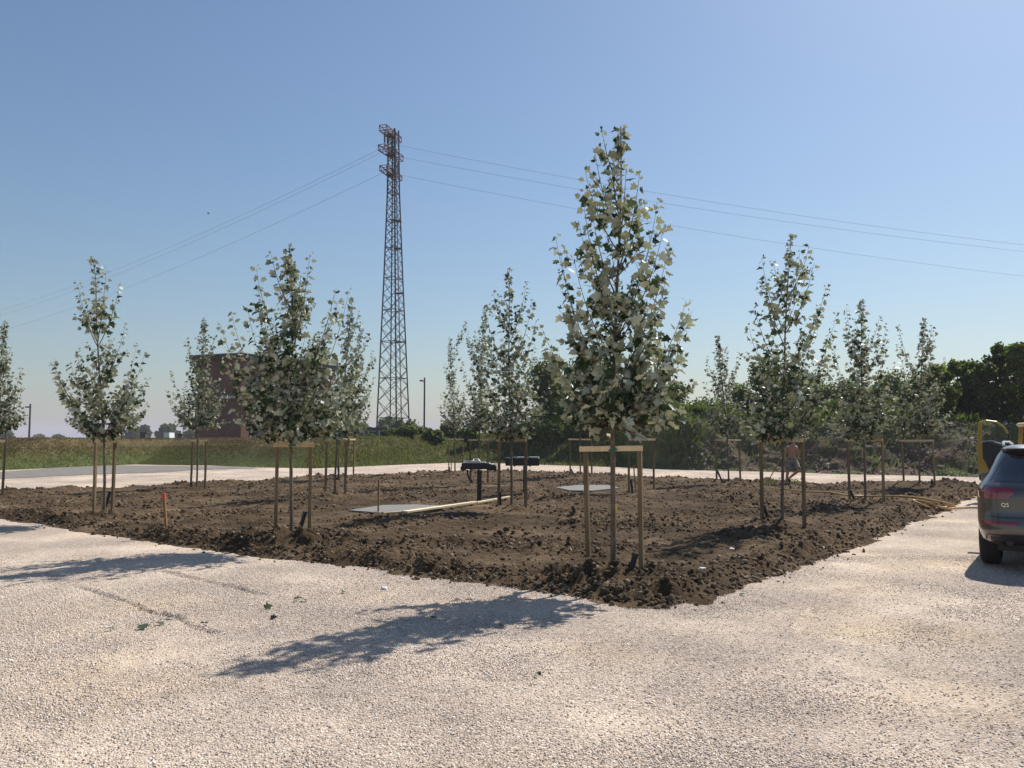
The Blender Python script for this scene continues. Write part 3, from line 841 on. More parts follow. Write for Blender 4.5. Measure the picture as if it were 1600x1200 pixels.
# ------------------------------------------------------------------ stake frames and drain pipes
def frame(s):
    a = G(s['L'][0], s['L'][1], .09); b_ = G(s['R'][0], s['R'][1], .09)
    c = (a + b_) / 2
    root = thing("stake_frame", c, LABELS[s['k']][1], "tree stake frame", "two-post timber frames staking the young poplars")
    ta = A(s['L'][0] + (5 if s['L'][0] < 1000 else -2) * .0 - (s['L'][0] - 800) * .006, s['bar'] + 2, a.y)
    tb_ = A(s['R'][0] - (s['R'][0] - 800) * .006, s['bar'] + 2, b_.y)
    if s['k'] == 't9': ta = A(915.5, 700, a.y); tb_ = A(997.5, 700, b_.y)
    w = .058; rf_ = random.Random(s['f'][0])
    ta.x += rf_.uniform(-.018, .018); tb_.x += rf_.uniform(-.018, .018); tb_.z += rf_.uniform(-.012, .012)
    d = (tb_ - ta); d.z = 0; d.normalize()
    for p, q in ((a, ta), (b_, tb_)):
        mb = MB(); lo = Vector((p.x, p.y, -.25))
        mb.bar(lo - c, q - c, w, w * .9, .004, up=d)
        mb.build("post", M['post'], root)
    f = Vector((d.y, -d.x, 0))
    if f.y > 0: f = -f
    off = f * (w / 2 + .016)
    e0 = ta - d * .06 + off + Vector((0, 0, -.012)); e1 = tb_ + d * .05 + off + Vector((0, 0, -.012))
    MB().bar(e0 - c, e1 - c, .066, .030, .003, up=f).build("crossbar", M['bar'], root)
    # tie round the trunk
    tp = s['P'] + (A(s['t'][0], s['t'][1], s['P'].y) - s['P']) * 0.0
    tz = ta.z - .02
    top = A(s['t'][0], s['t'][1], s['P'].y); t = (tz - .09) / max(.1, top.z - .09)
    tx = s['P'].x + (top.x - s['P'].x) * t ** 1.6
    m = MB()
    ring = [Vector((tx + .05 * math.cos(k * math.pi / 5), s['P'].y + .05 * math.sin(k * math.pi / 5), tz + .008 * math.sin(k))) for k in range(11)]
    m.tube([r - c for r in ring], .012, 6, cap=False)
    m.box(Vector((tx, s['P'].y - .055, tz)) - c, (.035, .02, .05))
    m.build("tie", M['strap'], root)
for s in SAPS: frame(s)
DR = {'t2': "leaning black drain pipe between trunk and right stake of the lone poplar at left", 't3': "short black drain pipe at the left stake below the building's dark wall",
      't4': "leaning black drain pipe at the foot of the broad silvery poplar", 't5b': "upright black drain pipe by the farther stake frame left of the pylon",
      't6': "short black drain pipe at the foot of the orange peg", 't8': "upright black drain pipe at the left stake between the pedestal units",
      't9': "thick leaning black drain pipe against the nearest frame's right post", 't10': "tilted black drain pipe just left of the nearest frame, far back",
      't11': "black drain pipe next to the red peg behind the nearest frame", 't12': "leaning black drain pipe in front of the grassy hump",
      't13': "black drain pipe leaning on the left post of the frame in front of the person", 't14': "black drain pipe at the left frame near the yellow hose coil",
      't15': "short upright black drain pipe against the rightmost stake in the heaped soil"}
for s in SAPS:
    if not s['d']: continue
    a = G(s['d'][0][0], s['d'][0][1], .09); b_ = A(s['d'][1][0], s['d'][1][1], a.y + .02)
    root = thing("drain_pipe", a, DR[s['k']], "drain pipe", "black drain pipes beside the saplings")
    dv = (b_ - a)
    m = MB(); m.tube([-dv * .3, dv * .5, dv], .034, 12, cap=False); m.tube([dv * .9, dv], .028, 12)
    m.build("pipe", M['black'], root, smooth=True)
    m = MB(); nrm = dv.normalized()
    m.tube([dv - nrm * .03, dv + nrm * .004], .040, 12); m.build("cap", M['black'], root, smooth=True)
# yellow tag on the near trunk
m = MB(); q = A(961.5, 795, TREE_FEET[9].y - .06)
m.tube([q + Vector((.0, 0, .05)), q + Vector((.008, -.01, .01)), q + Vector((.02, -.012, -.05))], .006, 6)
tag(m.build("yellow_tag", M['yellowtape'], None, off=None), "small yellow ribbon tied to the trunk of the nearest poplar", "tag")

# ------------------------------------------------------------------ pegs
def peg(px, py, tpx, tpy, label, mat, tip=None, w=.034):
    a = G(px, py, .09); b_ = A(tpx, tpy, a.y)
    root = thing("marker_peg", a, label, "peg", "wooden marker pegs in the soil")
    d = b_ - a
    up = Vector((1, 0, 0))
    MB().bar(-d * .25, d * (.86 if tip else 1), w, w * .8, .003, up=up).build("stake", mat, root)
    if tip: MB().bar(d * .86, d * 1.0, w * 1.12, w * .92, .004, up=up).build("painted_tip", tip, root)
peg(260, 832, 256, 771, "wooden peg with red painted tip left of the broad silvery poplar", M['peg'], M['red'], .050)
peg(591, 800, 592, 750, "plain brown wooden peg beside the left concrete slab", M['peg'], None, .044)
peg(705, 739, 705, 714, "short orange peg standing by the distant frame left of the pedestal units", M['peg'], None, .055)
peg(993, 766, 990, 727, "thin red peg behind the nearest frame's right post", M['peg'], M['red'], .045)

# ------------------------------------------------------------------ slabs and planks
def slab(poly, label):
    P = [G(px, py, .1) for px, py in poly]; c = sum(P, Vector()) / len(P)
    V = [(p.x - c.x, p.y - c.y, 0) for p in P] + [(p.x - c.x, p.y - c.y, -.12) for p in P]; n = len(P)
    m = MB(); m.add(V, [tuple(reversed(range(n))), tuple(range(n, 2 * n))] + [(i, (i + 1) % n, n + (i + 1) % n, n + i) for i in range(n)])
    bm = bmesh.new()
    o = m.build("concrete_slab", M['concrete']); bm.from_mesh(o.data); bmesh.ops.recalc_face_normals(bm, faces=bm.faces[:]); bm.to_mesh(o.data); bm.free()
    o.location = c; tag(o, label, "concrete slab", "grey concrete slabs in the bed")
slab(SLAB_PX[0], "grey concrete slab set in the soil left of the pedestal units")
slab(SLAB_PX[1], "grey concrete slab seen behind the nearest stake frame")
m = MB(); a, b_ = G(632, 800, .13), G(744, 784.5, .15)
m.bar(a, b_, .16, .045, .004); o = m.build("wooden_plank", M['plank']); tag(o, "bright new plank lying on the soil left of the pedestal post", "plank")
m = MB(); a, b_ = G(745, 785, .15), G(796, 776, .15); m.bar(a, b_, .055, .04, .003)
tag(m.build("wooden_batten", M['plank']), "thin pale batten continuing the plank towards the stake frame", "batten")
m = MB(); a, b_ = G(596, 802.5, .12), G(645, 798.5, .125); m.bar(a, b_, .05, .04, .003)
tag(m.build("wooden_batten", M['bar']), "short brown batten at the front edge of the left concrete slab", "batten")

# ------------------------------------------------------------------ black pedestal units
def pedestal(foot, top_px, label, width, second=False):
    a = G(foot[0], foot[1], .1); D = a.y
    root = thing("pedestal_unit", a, label, "pedestal unit", "black steel pedestal units in the bed")
    cx, zt = (A(top_px[0], top_px[1], D) - a).x, (A(top_px[0], top_px[1], D) - a).z
    zb = (A(top_px[0], top_px[2], D) - a).z
    h = zt - zb
    MB().box((0, 0, zb / 2 - .15), (.125 if not second else .10, .125, zb + .3), bev=.01).build("post", M['blacksteel'], root)
    m = MB()
    if not second:
        m.box((cx - .06, 0, zb + h * .55), (width * .80, .62, h * .75), bev=.02)
        m.box((cx + width * .36, .02, zb + h * .38), (width * .28, .5, h * .66), bev=.015)
        m.tube([(cx - width * .42, -.30, zb + h * .30), (cx - width * .42, .30, zb + h * .30)], h * .33, 10)
        m.box((cx + width * .485, 0, zb + h * .36), (.03, .3, h * .9), bev=.006)
    else:
        m.box((cx - .02, 0, zb + h * .5), (width * .97, .62, h * .9), bev=.012)
        m.box((cx - width * .24, 0, zb + h * .5), (.05, .66, h * 1.1), bev=.006)
        m.box((cx + width * .20, 0, zb + h * .5), (.05, .66, h * 1.1), bev=.006)
    m.build("firebox", M['blacksteel'], root)
    m = MB()
    if not second:
        m.box((cx - .12, -.02, zt - h * .02), (.62, .5, .018), bev=.004)
        m.tube([(cx - .27 + .16 * math.cos(k * .57), -.05 + .16 * math.sin(k * .57), zt + .035) for k in range(12)], .012, 6, cap=False)
        m.box((cx - .1, -.05, zt + .03), (.3, .3, .02), bev=.004)
        m.tube([(cx - .20, -.12, zt + .02), (cx - .12, -.12, zt + .09), (cx - .02, -.12, zt + .09), (cx + .04, -.12, zt + .03)], .010, 6)
        m.build("grate", M['steel'], root)
        m = MB(); m.tube([(cx - .30, -.08, zb + .02), (cx - .30, -.08, zb - .10), (cx - .27, -.08, zb - .20), (cx - .16, -.08, zb - .33)], .024, 8)
        m.build("drain_spout", M['black'], root, smooth=True)
    else:
        m.box((cx + width * .33, 0, zt + .004), (width * .30, .5, .022), bev=.003)
        m.box((cx - width * .02, 0, zt + .002), (width * .3, .5, .02), bev=.003)
        m.build("lid", M['steel'], root)
pedestal((749, 779), (748, 722, 735), "black pedestal unit with steel tray on top and curved spout, left of the two", .98)
pedestal((820, 772), (817, 714.5, 728), "black pedestal unit with flat top half hidden by stakes, right of the two", 1.02, True)

# ------------------------------------------------------------------ hose, litter, fallen leaves
def hosepath(name, pts, label, r=.022):
    P = []
    for (px, py, z) in pts: P.append(G(px, py, z))
    sp = []
    for i in range(len(P) - 1):
        p0, p1, p2, p3 = P[max(i - 1, 0)], P[i], P[i + 1], P[min(i + 2, len(P) - 1)]
        for k in range(6):
            t = k / 6; sp.append(.5 * ((2 * p1) + (p2 - p0) * t + (2 * p0 - 5 * p1 + 4 * p2 - p3) * t * t + (3 * p1 - p0 - 3 * p2 + p3) * t ** 3))
    sp.append(P[-1])
    m = MB(); m.tube(sp, r, 8); return tag(m.build(name, M['hose'], None, smooth=True), label, "hose")
hosepath("garden_hose", [(1205, 763, .12), (1232, 765, .16), (1262, 768, .17), (1295, 769, .18), (1325, 774, .20), (1355, 775, .2), (1395, 775, .24), (1430, 777, .27), (1465, 783, .25), (1490, 789, .18), (1482, 792, .10), (1470, 792.5, .10),
   (1450, 785, .22), (1430, 781.5, .26), (1428, 782.5, .26), (1440, 788, .20), (1455, 793, .10), (1475, 795, .05), (1500, 793.5, .03), (1530, 793, .03), (1580, 794, .03), (1640, 798, .03)],
   "yellow watering hose running over the soil, looped by the heap and leading behind the car")
PP = G(1229, 757, .1)
lit = [(59, 815, .07, "crumpled white scrap at the near edge of the bed far left"), (1143, 854, .055, "white scrap on soil right of the nearest frame"), (600, 919, .05, "flat white scrap on the gravel below the broad poplar's frame"),
       (1097, 892, .05, "small white scrap on soil right of the nearest tree's foot"), (628, 892, .03, "tiny white pebble-like scrap at the near edge of the bed"), (1284, 851, .05, "pale scrap on soil near the bed's right edge"), (712, 812, .04, "white scrap in the shadow below the plank")]
for i, (px, py, r, lab) in enumerate(lit):
    c = G(px, py, .12 if i not in (2,) else .01)
    if i != 2: c.z = max(.02, soil_top(c.x, c.y)) + .012
    bm = bmesh.new(); bmesh.ops.create_icosphere(bm, subdivisions=2, radius=r)
    rg = random.Random(i)
    for v in bm.verts: v.co = Vector((v.co.x * 1.1, v.co.y * .8, v.co.z * .5)) * rg.uniform(.45, .95)
    me = bpy.data.meshes.new("litter_scrap"); bm.to_mesh(me); bm.free()
    o = link("litter_scrap", me, M['white']); o.location = c; tag(o, lab, "litter", "white scraps lying about")
M['fallen'] = leaf_mat("fallen_leaf", (.060, .080, .040), (.10, .12, .065), .3, .1)
fl = [(178, 983, "leftmost fallen leaf on the gravel"), (222, 982, "largest fallen leaf on the gravel at left"), (265, 965, "fallen leaf lying on the wheel rut line"), (252, 974, "small dark fallen leaf just left of the rut line"),
      (320, 974, "dark fallen leaf right of the rut line"), (410, 950, "long thin fallen leaf pointing up right"), (422, 966, "fallen leaf below the long thin one"), (460, 936, "fallen leaf near the upper rut, left of two"), (482, 938, "fallen leaf near the upper rut, right of two"),
      (530, 926, "pale green fallen leaf right of the upper rut"), (842, 1055, "dark fallen leaf in the middle of the near gravel"), (680, 965, "fallen leaf inside the nearest tree's shadow"), (1159, 929, "dark lump on gravel beside the near corner of the bed"), (790, 980, "dark leaf at the lower rim of the nearest tree's shadow")]
for i, (px, py, lab) in enumerate(fl):
    rg = random.Random(50 + i); c = G(px, py, .012)
    k = 1
    P_ = []; A_ = []; N_ = []; S_ = []
    for j in range(k):
        a = rg.uniform(0, 6.28)
        P_.append((rg.uniform(-.03, .03) * k, rg.uniform(-.02, .02) * k, .004 + .008 * j)); A_.append((math.cos(a), math.sin(a), rg.uniform(.05, .3)))
        N_.append((rg.gauss(0, .35), rg.gauss(0, .35), 1)); S_.append(rg.uniform(.060, .085) * (1.25 if i in (1, 5) else .65 if i == 10 else 1))
    o = leaves("fallen_leaf", P_, A_, N_, S_, M['fallen'], False, None, i); o.location = c
    tag(o, lab, "fallen leaf", "fallen leaves on the gravel")

# ------------------------------------------------------------------ background planting
def leafcloud(rg, centres, n, size):
    C = np.array([c[:3] for c in centres]); R = np.array([c[3] for c in centres])
    w = R ** 2.2; w = w / w.sum()
    k = rg.choice(len(C), n, p=w)
    d = rg.normal(size=(n, 3)); d /= np.linalg.norm(d, axis=1, keepdims=True)
    r = R[k] * (rg.random(n) ** .5) * rg.uniform(.8, 1.35, n)
    P = C[k] + d * r[:, None] * np.array([1, 1, .85])
    nor = d + rg.normal(size=(n, 3)) * .7 + np.array([0, 0, .5])
    ax = rg.normal(size=(n, 3)); ax[:, 2] -= .3
    return P, ax, nor, size * rg.uniform(.6, 1.3, n)
def leafy(name, base, height, rad, label, cat, group, mat, n, seed, trunk=True, low=.25, leaf=.24, K=16, tall=1.0):
    rg = np.random.default_rng(seed); base = Vector(base)
    root = thing(name, base, label, cat, group)
    cs = []
    for i in range(K):
        t = rg.random() ** .9
        z = height * (low + (1 - low) * t)
        rr = rad * float(np.interp(t, [0, .25, .6, 1], [.95, 1, .9, .45])) * rg.random() ** .5 * .85
        a = rg.random() * 6.283
        cs.append((rr * math.cos(a), rr * math.sin(a), z - .08 * height * (t > .8), rad * rg.uniform(.26, .46) * tall))
    P, ax, nor, sz = leafcloud(rg, cs, n, leaf)
    P[:, 2] = np.where(P[:, 2] < .02, .02 + rg.random(n) * .3, P[:, 2])
    if trunk:
        tb = MB(); h0 = height * .8
        tb.tube([(0, 0, -.4), (.05, 0, h0 * .3), (-.04, .05, h0 * .6), (0, 0, h0)], [rad * .075, rad * .055, rad * .035, rad * .012], 8)
        for c in cs:
            z0 = max(height * .12, c[2] * .55); c_ = Vector(c[:3])
            tb.tube([(0, 0, z0), (c_.x * .5, c_.y * .5, z0 + (c_.z - z0) * .6), c_], [rad * .028, rad * .016, rad * .006], 5, cap=False)
        tb.build("trunk", M['bark'], root, smooth=True)
    else:
        tb = MB()
        for c in cs: tb.tube([(c[0] * .3, c[1] * .3, -.2), (c[0] * .8, c[1] * .8, c[2] * .6), c[:3]], [.03, .02, .008], 4, cap=False)
        tb.build("stem", M['bark'], root)
    leaves("crown" if trunk else "foliage", P, ax, nor, sz, mat, True, root, seed)
def ground_at(px, D):
    x = (px - 800) / F * D
    s_ = D - float(edge_y(x)); return Vector((x, D, float(bank_z(np.array([x]), np.array([s_]))[0]) if s_ > 0 else 0.0))
def crown_to(px, D, top_py): # height above local ground for a silhouette top
    g = ground_at(px, D); return g, A(px, top_py, D).z - g.z
BG = [ # px, D, top py, radius px, mat, label
 (862, 70, 562, 46, 'dkgreen', "dark green tree behind the forked poplar, left end of the tree line"),
 (915, 66, 560, 55, 'green', "bright green tree behind the left side of the tallest poplar"),
 (975, 74, 572, 50, 'dkgreen', "dark tree hidden behind the tallest poplar's crown"),
 (1045, 72, 594, 40, 'dkgreen', "low dark tree just right of the tallest poplar"),
 (1190, 64, 562, 46, 'green', "round topped green tree left of the second tallest poplar"),
 (1245, 72, 585, 48, 'dkgreen', "dark tree behind the second tallest poplar"),
 (1312, 70, 590, 48, 'dkgreen', "dark tree with sky gaps between the right-hand poplars"),
 (1385, 66, 585, 52, 'dkgreen', "dark green tree behind the rightmost pair of poplars"),
 (1275, 78, 600, 40, 'green', "low green tree far behind the person's stake frame"),
 (1436, 47, 588, 34, 'dkgreen', "dark tree behind the rightmost poplar"),
 (1470, 45, 566, 34, 'green', "green tree just right of the rightmost poplar's crown"),
 (1503, 47, 548, 36, 'green', "yellowish green tree standing above the gap left of the open yellow door"),
 (1537, 45, 560, 32, 'dkgreen', "lower dark tree directly above the open yellow door"),
 (1567, 46, 531, 34, 'dkgreen', "tall dark tree just right of the open yellow door"),
 (1600, 44, 527, 36, 'green', "tall tree cut by the right edge above the grey car"),
 (1642, 46, 516, 40, 'dkgreen', "tree beyond the right edge behind the car"),
]
for i, (px, D, ty, rp, mt, lab) in enumerate(BG):
    g, h = crown_to(px, D, ty)
    leafy("broadleaf_tree", g, h, rp * D / F, lab, "tree", "trees growing behind the bank", M[mt], 11000 if px < 1430 else 8000, 300 + i, True, .10 if px < 1430 else .02, .18 if px < 1430 else .15, 34 if px < 1430 else 60, 1.0 if px < 1430 else .62)
BU = [ # bushes on the bank: px, D, top py, radius px
 (735, 66, 668, 18, 'bush', "small bright bush behind the distant poplars right of the lamp pole"),
 (858, 61, 664, 30, 'bush', "bright green bush at the foot of the tree line behind the pedestal units"),
 (830, 64, 650, 34, 'dkgreen', "dark bush behind the forked poplar"),
 (900, 60, 655, 34, 'dkgreen', "dark bush below the bright green tree"),
 (955, 58, 645, 36, 'dkgreen', "dark bush behind the nearest poplar's trunk"),
 (1020, 58, 640, 36, 'dkgreen', "dark bush right of the nearest poplar's trunk"),
 (1075, 60, 636, 36, 'bush', "wide olive bush above the grassy hump"),
 (1125, 60, 634, 36, 'dkgreen', "dark bush behind the thin distant poplar"),
 (1180, 58, 640, 34, 'dkgreen', "dark bush under the round topped tree"),
 (1285, 56, 655, 38, 'bush', "low green bush above the rubble right of the person"),
 (1345, 55, 660, 34, 'bush', "low green bush behind the left frame of the right-hand pair"),
 (1395, 47, 690, 28, 'dkgreen', "dark bush low on the bank between the right-hand frames"),
 (1432, 47, 683, 26, 'dkgreen', "dark shrub low on the bank behind the rightmost frame"),
 (1480, 48, 660, 36, 'dkgreen', "dark bush right of the rightmost frame"),
 (1530, 47, 655, 36, 'dkgreen', "dark bush behind the open yellow door"),
 (1590, 47, 650, 40, 'dkgreen', "dark bush behind the yellow truck body"),
 (625, 74, 676, 22, 'bush', "flat shrub on the bank below the pylon, left part"),
 (660, 72, 677, 22, 'dkgreen', "flat dark shrub on the bank below the lamp pole"),
 (700, 70, 679, 22, 'bush', "flat shrub on the bank right of the lamp pole"),
 (640, 66, 681, 20, 'dkgreen', "dark low bush in the middle of the shrub row below the pylon"),
 (612, 67, 683, 18, 'dkgreen', "dark low bush above the bare earth patch"),
 (676, 66, 683, 18, 'dkgreen', "dark low bush just right of the lamp pole's foot"),
 (570, 68, 684, 16, 'dkgreen', "small dark bush left of the bare earth patch"),
 (1030, 66, 618, 42, 'bush', "tall shrub on the bank top right of the nearest poplar"),
 (1100, 68, 624, 44, 'dkgreen', "shrub on the bank top behind the thin distant poplar"),
 (1160, 66, 618, 40, 'bush', "shrub on the bank top left of the second tallest poplar"),
 (1230, 64, 622, 42, 'dkgreen', "shrub on the bank top behind the second tallest poplar"),
 (1300, 64, 625, 42, 'bush', "shrub on the bank top between the right-hand poplars"),
 (1360, 62, 622, 42, 'dkgreen', "shrub on the bank top behind the left one of the right-hand pair"),
 (1420, 60, 615, 42, 'bush', "shrub on the bank top behind the rightmost poplar"),
 (1475, 58, 605, 44, 'bush', "tall green shrub right of the rightmost poplar's trunk"),
 (1525, 56, 600, 44, 'dkgreen', "tall shrub above the open yellow door"),
 (1585, 55, 600, 46, 'bush', "tall shrub above the yellow truck"),
 (585, 75, 680, 18, 'bush', "lowest shrub at the left end of the shrub row below the pylon"),
]
for i, (px, D, ty, rp, mt, lab) in enumerate(BU):
    g, h = crown_to(px, D, ty)
    h = max(h, .7)
    leafy("shrub", g, h, rp * D / F, lab, "shrub", "shrubs along the bank", M[mt], 3800, 400 + i, False, .10, .17, 12)
# distant trees beyond the bank
FAR = [(10, 330, 674, 12, "hazy far tree at the left edge"), (62, 520, 683, 8, "tiny far tree right of the left lamp pole"), (92, 420, 683, 9, "small hazy far tree left of the lone poplar's stakes"),
       (211, 300, 672, 13, "hazy far tree left end of the pair of far clumps"), (226, 310, 665, 10, "hazy far round tree behind the dark sentry box"), (258, 300, 664, 10, "hazy far tree left half of the twin domes"),
       (271, 305, 665, 10, "hazy far tree right half of the twin domes"), (295, 270, 675, 11, "low far tree touching the building's left wall"),
       (570, 190, 664, 18, "hazy bluish tree behind the pylon's left leg"), (600, 200, 655, 20, "tall hazy tree between the pylon legs"), (632, 140, 655, 24, "dark round tree at the pylon's right foot"), (560, 240, 668, 20, "low hazy tree between building and pylon"),
       (735, 420, 682, 14, "very far low tree line clump right of the lamp pole"), (690, 600, 684, 14, "very far faint clump near the lamp pole")]
for i, (px, D, ty, rp, lab) in enumerate(FAR):
    top = A(px, ty, D).z
    leafy("distant_tree", ((px - 800) / F * D, D, -.35), top + .35, rp * D / F, lab, "tree", "hazy trees far beyond the bank", M['dkgreen'], 5000, 500 + i, True, .12, .0035 * D, 14)

# grass, weeds and rubble on the bank
def blades(name, X_, S_, h, mat, seed, lean=.35, w=.03, label="", cat="grass"):
    rg = np.random.default_rng(seed); n = len(X_)
    base = np.stack([X_, edge_y(X_) + S_, bank_z(X_, S_) - .02], -1)
    a = rg.random(n) * 6.283
    side = np.stack([np.cos(a), np.sin(a), np.zeros(n)], -1) * w * rg.uniform(.6, 1.3, (n, 1))
    ln = np.stack([rg.normal(0, lean, n), rg.normal(0, lean, n), np.ones(n)], -1)
    hh = (h * rg.uniform(.45, 1.2, n))[:, None]
    mid = base + ln * hh * .55; tip = base + ln * hh + np.stack([rg.normal(0, lean, n), rg.normal(0, lean, n), np.zeros(n)], -1) * hh * .4
    V = np.stack([base - side, base + side, mid + side * .8, tip, mid - side * .8], 1).reshape(-1, 3)
    f = (np.array([[0, 1, 2, 3, 4]])[None] + (np.arange(n) * 5)[:, None, None]).reshape(-1, 5)
    return tag(link(name, raw_mesh(name, V, [f]), mat), label, cat, kind='stuff')
def scatter(n, x0, x1, s0, s1, dens=None, seed=0):
    rg = np.random.default_rng(seed); x = rg.uniform(x0, x1, n); s_ = rg.uniform(s0, s1, n)
    if dens is not None:
        k = rg.random(n) < dens(x, s_); x, s_ = x[k], s_[k]
    return x, s_
x, s_ = scatter(60000, -45, -8, -.1, 5.0, None, 1)
blades("short_grass", x, s_, .085, M['lawn'], 1, .4, .022, "short green grass along the foot of the left bank")
x, s_ = scatter(60000, -45, -6, 3.2, 9.5, lambda x, s: np.clip((s - 2.5) / 2.5, .1, 1) * np.where(x > -11, .35, 1.0) * np.clip((fbm(x * .5, s * .5, 80, 4) - .3) * 3, 0, 1), 2)
blades("dry_grass", x, s_, .11, M['straw'], 2, .5, .022, "straw coloured dry grass on the upper left bank")
x, s_ = scatter(52000, -13, 7, .0, 16, lambda x, s: .35 + fbm(x * .6, s * .6, 81, 3) * .8, 3)
blades("tall_grass", x, s_, .22, M['weed'], 3, .3, .026, "tall olive grass on the middle of the bank")
x, s_ = scatter(45000, 6, 34, .3, 18, lambda x, s: np.clip((fbm(x * .5, s * .5, 82, 3) - .35) * 4, .02, 1) * np.where(s < 5, np.clip((13 - x) / 3, .12, 1), 1), 4)
blades("bank_weeds", x, s_, .38, M['bush'], 4, .4, .03, "rough weeds growing over the right-hand bank")
x, s_ = scatter(42000, 5, 24, 5.5, 16, lambda x, s: np.clip((fbm(x * .45, s * .45, 86, 3) - .3) * 4, .1, 1), 14)
blades("green_weeds", x, s_, .55, M['bush'], 14, .4, .045, "fresh green weeds on the upper right-hand bank", "weeds")
x, s_ = scatter(9000, 10, 32, .1, 7.5, lambda x, s: np.clip((fbm(x * .7, s * .7, 83, 3) - .35) * 4, .1, 1), 5)
P = np.stack([x, edge_y(x) + s_, bank_z(x, s_)], -1)
tag(chips("rubble", P, .03 + .11 * RNG.random(len(x)) ** 3, M['rubble'], .8, seed=9, sub=True), "broken stone and dirt lumps on the right-hand bank", "rubble", kind='stuff')
# bare earth heap on the bank
pc = A(583, 693, 64.5); n = 900
a_ = RNG.random(n) * 6.283; r_ = RNG.random(n) ** .5
hx, hy = r_ * np.cos(a_) * 1.7, r_ * np.sin(a_) * 1.2
P = np.stack([hx, hy, .36 * np.sqrt(1 - r_ ** 2) - .12 + RNG.random(n) * .05], -1)
o = chips("earth_heap", P, .06 + .10 * RNG.random(n) ** 2, M['clod'], .8, seed=21, sub=True); o.location = pc
tag(o, "bare brown earth heap on the bank left of the lamp pole", "earth heap")
# few weeds on the far rim of the bed
n = 170; x = RNG.uniform(9.0, 10.4, n); y = RNG.uniform(29.0, 30.2, n)
base = np.stack([x, y, np.full(n, .08)], -1)
leaves_o = leaves("weed_clump", base + np.stack([np.zeros(n), np.zeros(n), RNG.random(n) * .22], -1), RNG.normal(size=(n, 3)) + [0, 0, .6], RNG.normal(size=(n, 3)) + [0, 0, 1], RNG.uniform(.03, .07, n), M['bush'], True, None, 1)
tag(leaves_o, "low green weeds at the runner's feet on the far rim of the bed", "weeds", kind='stuff')

# ------------------------------------------------------------------ brick building
def building():
    C0 = A(376, 687, 95.0); C0.z = -.3
    a = Vector((9.4, 22.0, 0)).normalized(); l = Vector((-a.y, a.x, 0))  # a: along lit facade, l: along shaded side (to the left)
    L, Wd = 18.2, 6.9
    Ht = A(376, 550, 95.0).z + .3
    root = thing("brick_building", C0, "three storey red brick building with flat dark roof half hidden behind poplars", "building")
    R = Matrix((a, l, Vector((0, 0, 1)))).transposed()
    def bx(m, x0, x1, y0, y1, z0, z1): m.box(R @ Vector(((x0 + x1) / 2, (y0 + y1) / 2, (z0 + z1) / 2)), (abs(x1 - x0), abs(y1 - y0), z1 - z0), R)
    z1 = 4.5; z2 = z1 + .3; zb = z2 + 2.0; zr = Ht - .75
    # walls: facade (y=0 side) with recesses
    m = MB()
    bx(m, 0, L, .6, Wd, 0, zr)                    # core
    bx(m, 0, L, 0, .597, z2 - .3, zb - .2)        # brick band over the ground floor
    bx(m, 0, 1.3, 0, .597, 0, z2 - .303)
    for k in range(4): bx(m, 3.6 + k * 4.0, 4.5 + k * 4.0, 0, .597, 0, z2 - .303)
    bx(m, 0, L, 0, .597, zb + 2.6, zr)
    for k in range(5): bx(m, k * 4.0, min(L, k * 4.0 + .7), 0.002, .597, zb - .197, zb + 2.597)
    m.build("wall", M['brick'], root)
    m = MB(); bx(m, -.9, L + .3, -.9, Wd + .15, zr + .003, Ht - .25); rf = m.build("roof", M['darkfascia'], root)
    m = MB(); bx(m, -1.0, L + .4, -1.0, Wd + .25, Ht - .247, Ht - .17); m.build("coping", M['palecon'], rf)
    m = MB(); bx(m, -.7, 6.5, -.75, 2.4, zb - .05, zb + .22); m.build("balcony_slab", M['palecon'], root)
    m = MB(); bx(m, -.02, L, .3, .55, zb + .23, zb + .32)
    for k in range(4): bx(m, k * 4.0 + .75, k * 4.0 + 3.95, .38, .5, zb + .33, zb + .8)
    m.build("parapet", M['palecon'], root)
    for k in range(4):
        x0 = k * 4.0 + .72; x1 = k * 4.0 + 3.98
        m = MB(); bx(m, x0, x1, .50, .57, zb + .81, zb + 2.55); wnd = m.build("window", M['window'], root)
        m = MB(); bx(m, (x0 + x1) / 2 - .05, (x0 + x1) / 2 + .05, .44, .497, zb + .81, zb + 2.55); m.build("window_frame", M['palecon'], wnd)
    for k in range(4):
        x0 = (1.31 if k == 0 else 4.51 + (k - 1) * 4.0); x1 = 3.59 + k * 4.0
        m = MB(); bx(m, x0, x1, .42, .5, .3, z2 - .35); wnd = m.build("shopfront_window", M['window'], root)
        m = MB()
        for t in (.33, .66): bx(m, x0 + (x1 - x0) * t - .06, x0 + (x1 - x0) * t + .06, .34, .417, .3, z2 - .35)
        m.build("window_frame", M['palecon'], wnd)
building()
